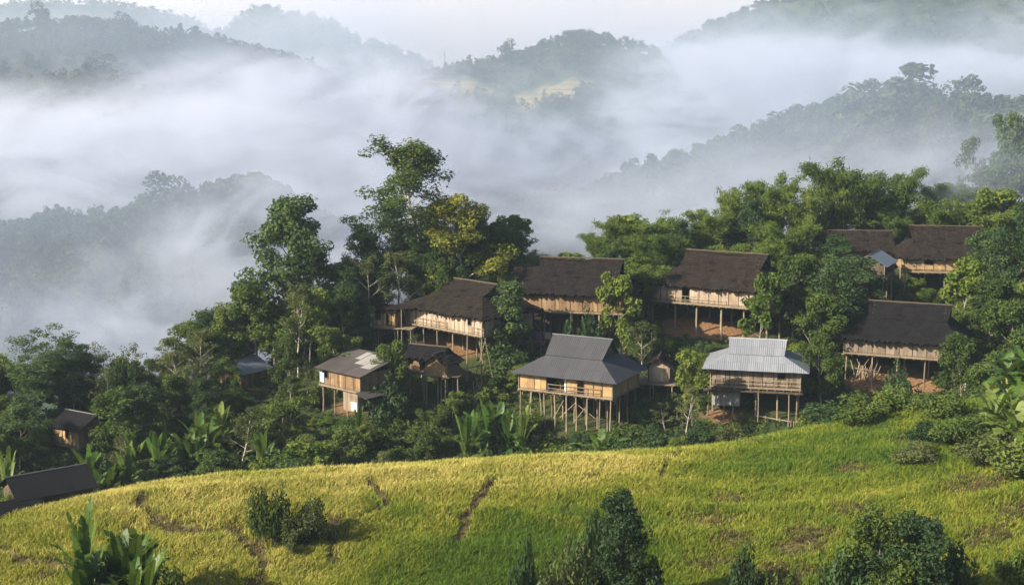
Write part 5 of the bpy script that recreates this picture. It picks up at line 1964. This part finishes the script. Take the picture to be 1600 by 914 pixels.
# band of shrubs along the upper edge of the field
n5 = thicket((('shrub', 4), ('dark_shrub', 3), ('fresh_shrub', 2), ('olive_shrub', 1), ('banana', 1)), 150, 114, 138, (-120, 1680), (2.0, 3.8), 0.30, rg)
n6 = thicket((('shrub', 4), ('dark_shrub', 2), ('fresh_shrub', 3), ('olive_shrub', 1)), 130, 128, 178, (-120, 1680), (1.2, 2.8), 0.30, rg)
print('thicket', n1, n2, n3, n4, n5, n6)

# ------------------------------------------------------------------ trees one can tell apart on the crest lines beyond the valley
M_T = {}


def crest_master(i, nq, conifer, nm):
    V, F, t = far_template(300 + i, nq, conifer)
    nt = 6
    crown = mesh_np('crown', V[:-nt], F[:-3], L_far, attrs={'tint': t[:-3]})
    trunk = mesh_np('trunk', V[-nt:] * np.array((2.2, 2.2, 1)), F[-3:] - (len(V) - nt), B_dark, attrs={'tint': t[-3:]})
    return trunk, crown


CM = [crest_master(i, 420, False, 'crest_tree') for i in range(4)] + [crest_master(9, 360, True, 'crest_tree')]
RNAME = {'R1': 'forested ridge beyond the village', 'R2': 'low ridge across the valley mist', 'R3': 'terraced misty hill', 'R4': 'ridge above the mist sea', 'R5': 'distant hump in the mist',
         'R6': 'high cloud-wrapped mountain'}
CREST = []


def crest_tree(key, px, h, wide=1.0, con=False, label=None, drop=0.0):
    ra, rY, rt, sl = RC[key]
    a = (px - CXP) / FPX / 1.0
    Y = float(np.interp(a, ra, rY)) - drop
    # the column shifts a little with the row; two corrections suffice
    for _ in range(2):
        z = float(zf(a, Y))
        a += (px - project((a * Y, Y, z))[0]) / FPX
    z = float(zf(a, Y))
    o = empty('conifer_tree' if con else 'crest_tree', (a * Y, Y, z - (.4 if key in ('R1', 'R2', 'R3', 'R4') else 4.0)), rnd.uniform(0, 6.28))
    m = CM[4] if con else CM[rnd.randrange(4)]
    link('trunk', m[0], o)
    link('crown', m[1], o)
    o.scale = (h * wide, h * wide, h)
    o['category'] = 'tree'
    if label:
        o['label'] = label
    else:
        CREST.append((o, key))


crest_tree('R2', 258, 19, 1.25, label='large round tree standing out on the low ridge across the mist')
crest_tree('R2', 232, 13, 1.3, label='lesser tree left of the large one on the low misty ridge')
crest_tree('R4', 283, 13, .8, True, label='thin pointed tree on the ridge above the mist sea')
crest_tree('R4', 308, 12, 1.2, label='round tree beside the pointed one above the mist sea')
crest_tree('R4', 192, 16, 1.1, label='tree with a wide crown on the ridge above the mist sea')
crest_tree('R4', 60, 18, 1.2, label='bulky tree on the highest point of the ridge above the mist sea')
crest_tree('R4', 455, 13, 1.2, label='lone tree where the upper left ridge sinks into mist')
crest_tree('R3', 632, 13, 1.2, label='small tree left of the mast on the terraced hill')
crest_tree('R3', 795, 20, 1.1, label='lone big tree right of the mast on the terraced hill')
crest_tree('R1', 1420, 22, 1.6, label='largest crown on the forested ridge behind the village')
crest_tree('R1', 1350, 17, 1.4, label='broad crown left of the largest one on the forested ridge')
crest_tree('R1', 1505, 20, 1.2, label='rounded tree right of the gap on the forested ridge')
for key, p0, p1, n, hr in (('R1', 900, 1640, 60, (9, 13)), ('R2', -60, 470, 36, (6, 10)), ('R3', 600, 1050, 40, (6, 10)), ('R4', -40, 520, 36, (7, 11)), ('R5', 340, 600, 14, (9, 13)), ('R6', 1050, 1260, 18, (9, 14))):
    for i in range(n):
        crest_tree(key, p0 + (p1 - p0) * (i + rnd.uniform(-.4, .4)) / n, rnd.uniform(*hr), rnd.uniform(.85, 1.3), rnd.random() < .15, drop=rnd.uniform(-4, 10))

# ------------------------------------------------------------------ labels for the rest of the plants
LM = [(H1, 'the mossy house'), (H2, 'the big dark house'), (H3, 'the grey roofed house'), (H4, 'the long house over orange soil'), (H5, 'the metal roofed house'),
      (H6, 'the black roofed house'), (H7, 'the highest house'), (H8, 'the sunken thatched house'), (H9, 'the tiny gabled hut'), (H10, 'the twin small huts'), (H11, 'the two-level hut'),
      (H12, 'the tin roofed hut'), (H13, 'the small sunlit hut'), (H14, 'the barn')]
SPEC = {'dark_tree': 'dark green broadleaf tree', 'green_tree': 'mid green broadleaf tree', 'fresh_tree': 'fresh green young tree', 'open_tree': 'slender olive tree', 'bare_tree': 'half-bare twiggy tree',
        'shrub': 'leafy green shrub', 'dark_shrub': 'dark green shrub', 'fresh_shrub': 'bright green shrub', 'olive_shrub': 'olive fine-leaved shrub', 'bamboo': 'bamboo clump', 'banana': 'banana plant',
        'column_tree': 'narrow dark tree', 'layered_tree': 'layered tree', 'banana_clump': 'banana clump', 'yellow_tree': 'yellowing tree', 'tall_tree': 'tall tree'}
from collections import defaultdict
bins = defaultdict(list)
for o, kind, h, w in PLANTS:
    px, py = project(o.location)
    sp = SPEC[kind]
    o['group'] = {'bamboo': 'bamboo on the hillside', 'banana': 'bananas on the hillside', 'banana_clump': 'bananas on the hillside'}.get(kind, 'shrubs on the hillside' if 'shrub' in kind else 'trees on the hillside')
    if 'label' in o:
        continue
    best = min(LM, key=lambda q: math.hypot(q[0]['cx'] - o.location.x, (q[0]['cy'] - o.location.y)))
    H, nm = best
    dy = o.location.y - H['cy']
    dx = o.location.x - H['cx']
    if abs(dx) > H['L'] * 0.75 and abs(dx) > abs(dy):
        rel = 'right of' if dx > 0 else 'left of'
    elif dy > H['W'] * 0.5:
        rel = 'behind'
    elif dy < -H['W'] * 0.5:
        rel = 'downhill of'
    else:
        rel = 'beside'
    size = 'tall' if h > 6.5 else ('low' if h < 1.9 else 'middling')
    bins[f'{size} {sp} {rel} {nm}'].append((px, o))
for o, key in CREST:
    nm = RNAME[key]
    px, py = project(o.location)
    sp = 'pointed tree' if o.name.startswith('conifer') else 'round-crowned tree'
    o['group'] = 'trees along the ' + nm
    bins[f'{sp} along the crest of the {nm}'].append((px, o))
ORD = ['leftmost', 'second from left', 'third from left', 'fourth from left', 'fifth from left', 'sixth from left']
for lab, lst in bins.items():
    lst.sort(key=lambda q: q[0])
    if len(lst) == 1:
        lst[0][1]['label'] = lab
    elif len(lst) == 2:
        lst[0][1]['label'] = lab + ', the left of two'
        lst[1][1]['label'] = lab + ', the right of two'
    elif len(lst) <= 6:
        for i, (_, o) in enumerate(lst):
            o['label'] = lab + ', ' + (ORD[i] if i < len(lst) - 1 else 'rightmost')
    else:
        for _, o in lst:
            o['label'] = lab
            o['group'] = lab.replace('tree', 'trees').replace('shrub', 'shrubs')
# ------------------------------------------------------------------ the rice field: standing stalks
gr = np.random.default_rng(9)


def blades(name, X, Y, per, hgt, width, tint, mat, label, lean=0.35, spread=0.11, zoff=0.0):
    n = len(X) * per
    x = np.repeat(X, per) + gr.normal(size=n) * spread
    y = np.repeat(Y, per) + gr.normal(size=n) * spread
    z = zg(x, y) - 0.06 + zoff
    h = np.repeat(hgt, per) * gr.uniform(0.65, 1.2, n)
    az = gr.uniform(0, 2 * np.pi, n)
    ln = lean * gr.uniform(0.2, 1.3, n) * h
    dx, dy = np.cos(az) * ln + 0.12 * h, np.sin(az) * ln
    fa = gr.uniform(0, np.pi, n)
    wx, wy = np.cos(fa) * width * 0.5, np.sin(fa) * width * 0.5
    V = np.empty((n, 5, 3))
    V[:, 0] = np.stack([x - wx, y - wy, z], 1)
    V[:, 1] = np.stack([x + wx, y + wy, z], 1)
    V[:, 2] = np.stack([x - wx * .8 + dx * .45, y - wy * .8 + dy * .45, z + h * .66], 1)
    V[:, 3] = np.stack([x + wx * .8 + dx * .45, y + wy * .8 + dy * .45, z + h * .66], 1)
    V[:, 4] = np.stack([x + dx * 1.25, y + dy * 1.25, z + h * gr.uniform(.85, 1.05, n)], 1)
    i = (np.arange(n) * 5)[:, None]
    F = np.concatenate([i + np.array((0, 1, 3)), i + np.array((0, 3, 2)), i + np.array((2, 3, 4))], 1).reshape(-1, 3)
    t = np.repeat(np.clip(np.repeat(tint, per) + gr.normal(size=n) * 0.11, 0, 1), 5)
    o = link(name, mesh_np(name, V.reshape(-1, 3), F, mat, attrs={'tint': t}))
    return tag(o, label, kind='stuff')


N = 100000
y = gr.uniform(78, 118, N * 2)
x = gr.uniform(-0.47, 0.47, N * 2) * (y + 6)
m = field_mask(x, y)
pmk = path_mask(x, y)
smk = scrub_mask(x, y)
keep = (m > 0.5) & (gr.random(len(x)) > pmk * 1.1) & (gr.random(len(x)) > smk * 0.85)
dx_, dy_ = x - H14['cx'], y - H14['cy']
keep &= ~((np.abs(dx_) < H14['L'] * .55) & (np.abs(dy_) < H14['W'] * .75) | (dx_ > -8) & (dx_ < -2) & (np.abs(dy_ + 2.6) < 1.6))
x, y, pmk, smk = x[keep][:N], y[keep][:N], pmk[keep][:N], smk[keep][:N]
yl = 0.60 + 0.30 * fbm(x / 10, y / 7, 71, 4) + 0.20 * fbm(x / 1.8, y / 1.3, 72, 3)
yl -= 0.62 * np.exp(-(((x + 0.5) / 10.5) ** 2 + ((y - 89 + 2.5 * fbm(x / 5, y / 5, 79, 3)) / 8.0) ** 2) ** 1.6)
yl -= 0.30 * np.exp(-((x - 8) / 6) ** 2 - ((y - 96) / 4) ** 2)
yl -= 0.33 * sstep(8, 22, x + 5 * fbm(x / 8, y / 8, 75, 2))
yl += 0.22 * sstep(98, 104, y) * (1 - sstep(6, 16, x))
yl += 0.08 * (1 - sstep(-30, -8, x))
yl = np.clip(yl, 0.03, 0.97)
hg = (0.52 + 0.22 * fbm(x / 2.6, y / 2.0, 73, 3)) * (1 - 0.5 * pmk) * (1 - 0.25 * smk)
blades('rice_field', x, y, 6, hg, 0.055, yl, L_rice, 'ripening yellow and green rice standing on the terraced slope', 0.5, 0.15)

# dry weeds on the scrubby patches and along the paths
N = 60000
y = gr.uniform(79, 118, N)
x = gr.uniform(-0.45, 0.47, N) * (y + 6)
s = np.maximum(scrub_mask(x, y) * 0.9, path_mask(x, y) * 0.35) * field_mask(x, y)
keep = gr.random(N) < s
x, y = x[keep], y[keep]
blades('dry_weeds', x, y, 5, np.full(len(x), 0.38), 0.06, np.clip(0.45 + 0.3 * fbm(x, y, 78, 2), 0, 1), L_brown, 'brown dry weeds on the scrubby patches of the field', 0.7)

# ------------------------------------------------------------------ undergrowth covering the slopes
def cover(name, n, ymin, ymax, pxr, keepf, per, size, mat, label, hr=(0.15, 0.7), seed=1):
    g = np.random.default_rng(seed)
    y = g.uniform(ymin, ymax, n)
    x = (g.uniform(*pxr, n) - CXP) / FPX * (y * 1.03)
    k = keepf(x, y)
    x, y = x[k], y[k]
    for H in ALLH:
        dx, dy = x - H['cx'], y - H['cy']
        ca, sa = math.cos(-H['ang']), math.sin(-H['ang'])
        lx, ly = ca * dx - sa * dy, sa * dx + ca * dy
        k = ~((np.abs(lx) < H['L'] / 2 + .2) & (np.abs(ly) < H['W'] / 2 + .2)) | (g.random(len(x)) < 0.12)
        x, y = x[k], y[k]
    hh = g.uniform(*hr, len(x)) * (0.75 + 0.6 * np.clip(fbm(x / 3, y / 3, seed, 2), -0.6, 1))
    tn = np.clip(0.45 + 0.32 * fbm(x / 6, y / 6, seed + 3, 3), 0.05, 0.95)
    z = zg(x, y)
    m = len(x) * per
    c = np.stack([np.repeat(x, per), np.repeat(y, per), np.repeat(z, per)], 1)
    h = np.repeat(hh, per)
    d = unit(m, g)
    P = c + d * np.stack([h * .9, h * .9, h * .45], 1) + np.stack([np.zeros(m), np.zeros(m), h * .5], 1)
    Nn = d * .6 + g.normal(size=(m, 3)) * .6 + np.array((0, 0, .7))
    V, F = leaf_quads(P, Nn, size, 0.5, g, 0.3)
    t = np.repeat(np.clip(np.repeat(tn, per) + g.normal(size=m) * .12, 0, 1), 4)
    o = link(name, mesh_np(name, V, F, mat, attrs={'tint': t}))
    return tag(o, label, kind='stuff')


def on_slope(x, y):
    yk = np.interp(x, _hc[:, 0], _hc[:, 1])
    return (y > field_edge(x) + 4) & (y < yk + 9) & (np.random.default_rng(3).random(len(x)) > soil_mask(x, y) * 1.05)


cover('undergrowth', 15000, 108, 195, (-160, 1760), on_slope, 22, 0.30, L_mid, 'mixed green undergrowth on the village slope', (0.25, 0.85), 41)
cover('ground_cover', 9000, 108, 195, (-160, 1760), on_slope, 16, 0.26, L_dark, 'dark low ground cover between the bushes', (0.15, 0.55), 42)


def on_weeds(x, y):
    r = np.random.default_rng(6).random(len(x))
    w = sstep(20, 34, x + 4 * fbm(x / 6, y / 6, 91, 2)) * 0.55 + (1 - sstep(78, 83, y)) + sstep(-4, 0, y - field_edge(x) - 1.0) * 0.25 * sstep(5, 25, x) + sstep(-8, -2, y - field_edge(x) + 2 * fbm(x / 4, y / 4, 92, 2)) * 0.6 * sstep(9, 20, x)
    return (y > 66) & (y < field_edge(x) + 5) & (r < w)


cover('weed_tufts', 20000, 66, 118, (-120, 1720), on_weeds, 14, 0.20, L_mid, 'weedy green tufts on the right slope and near edge of the field', (0.12, 0.5), 43)
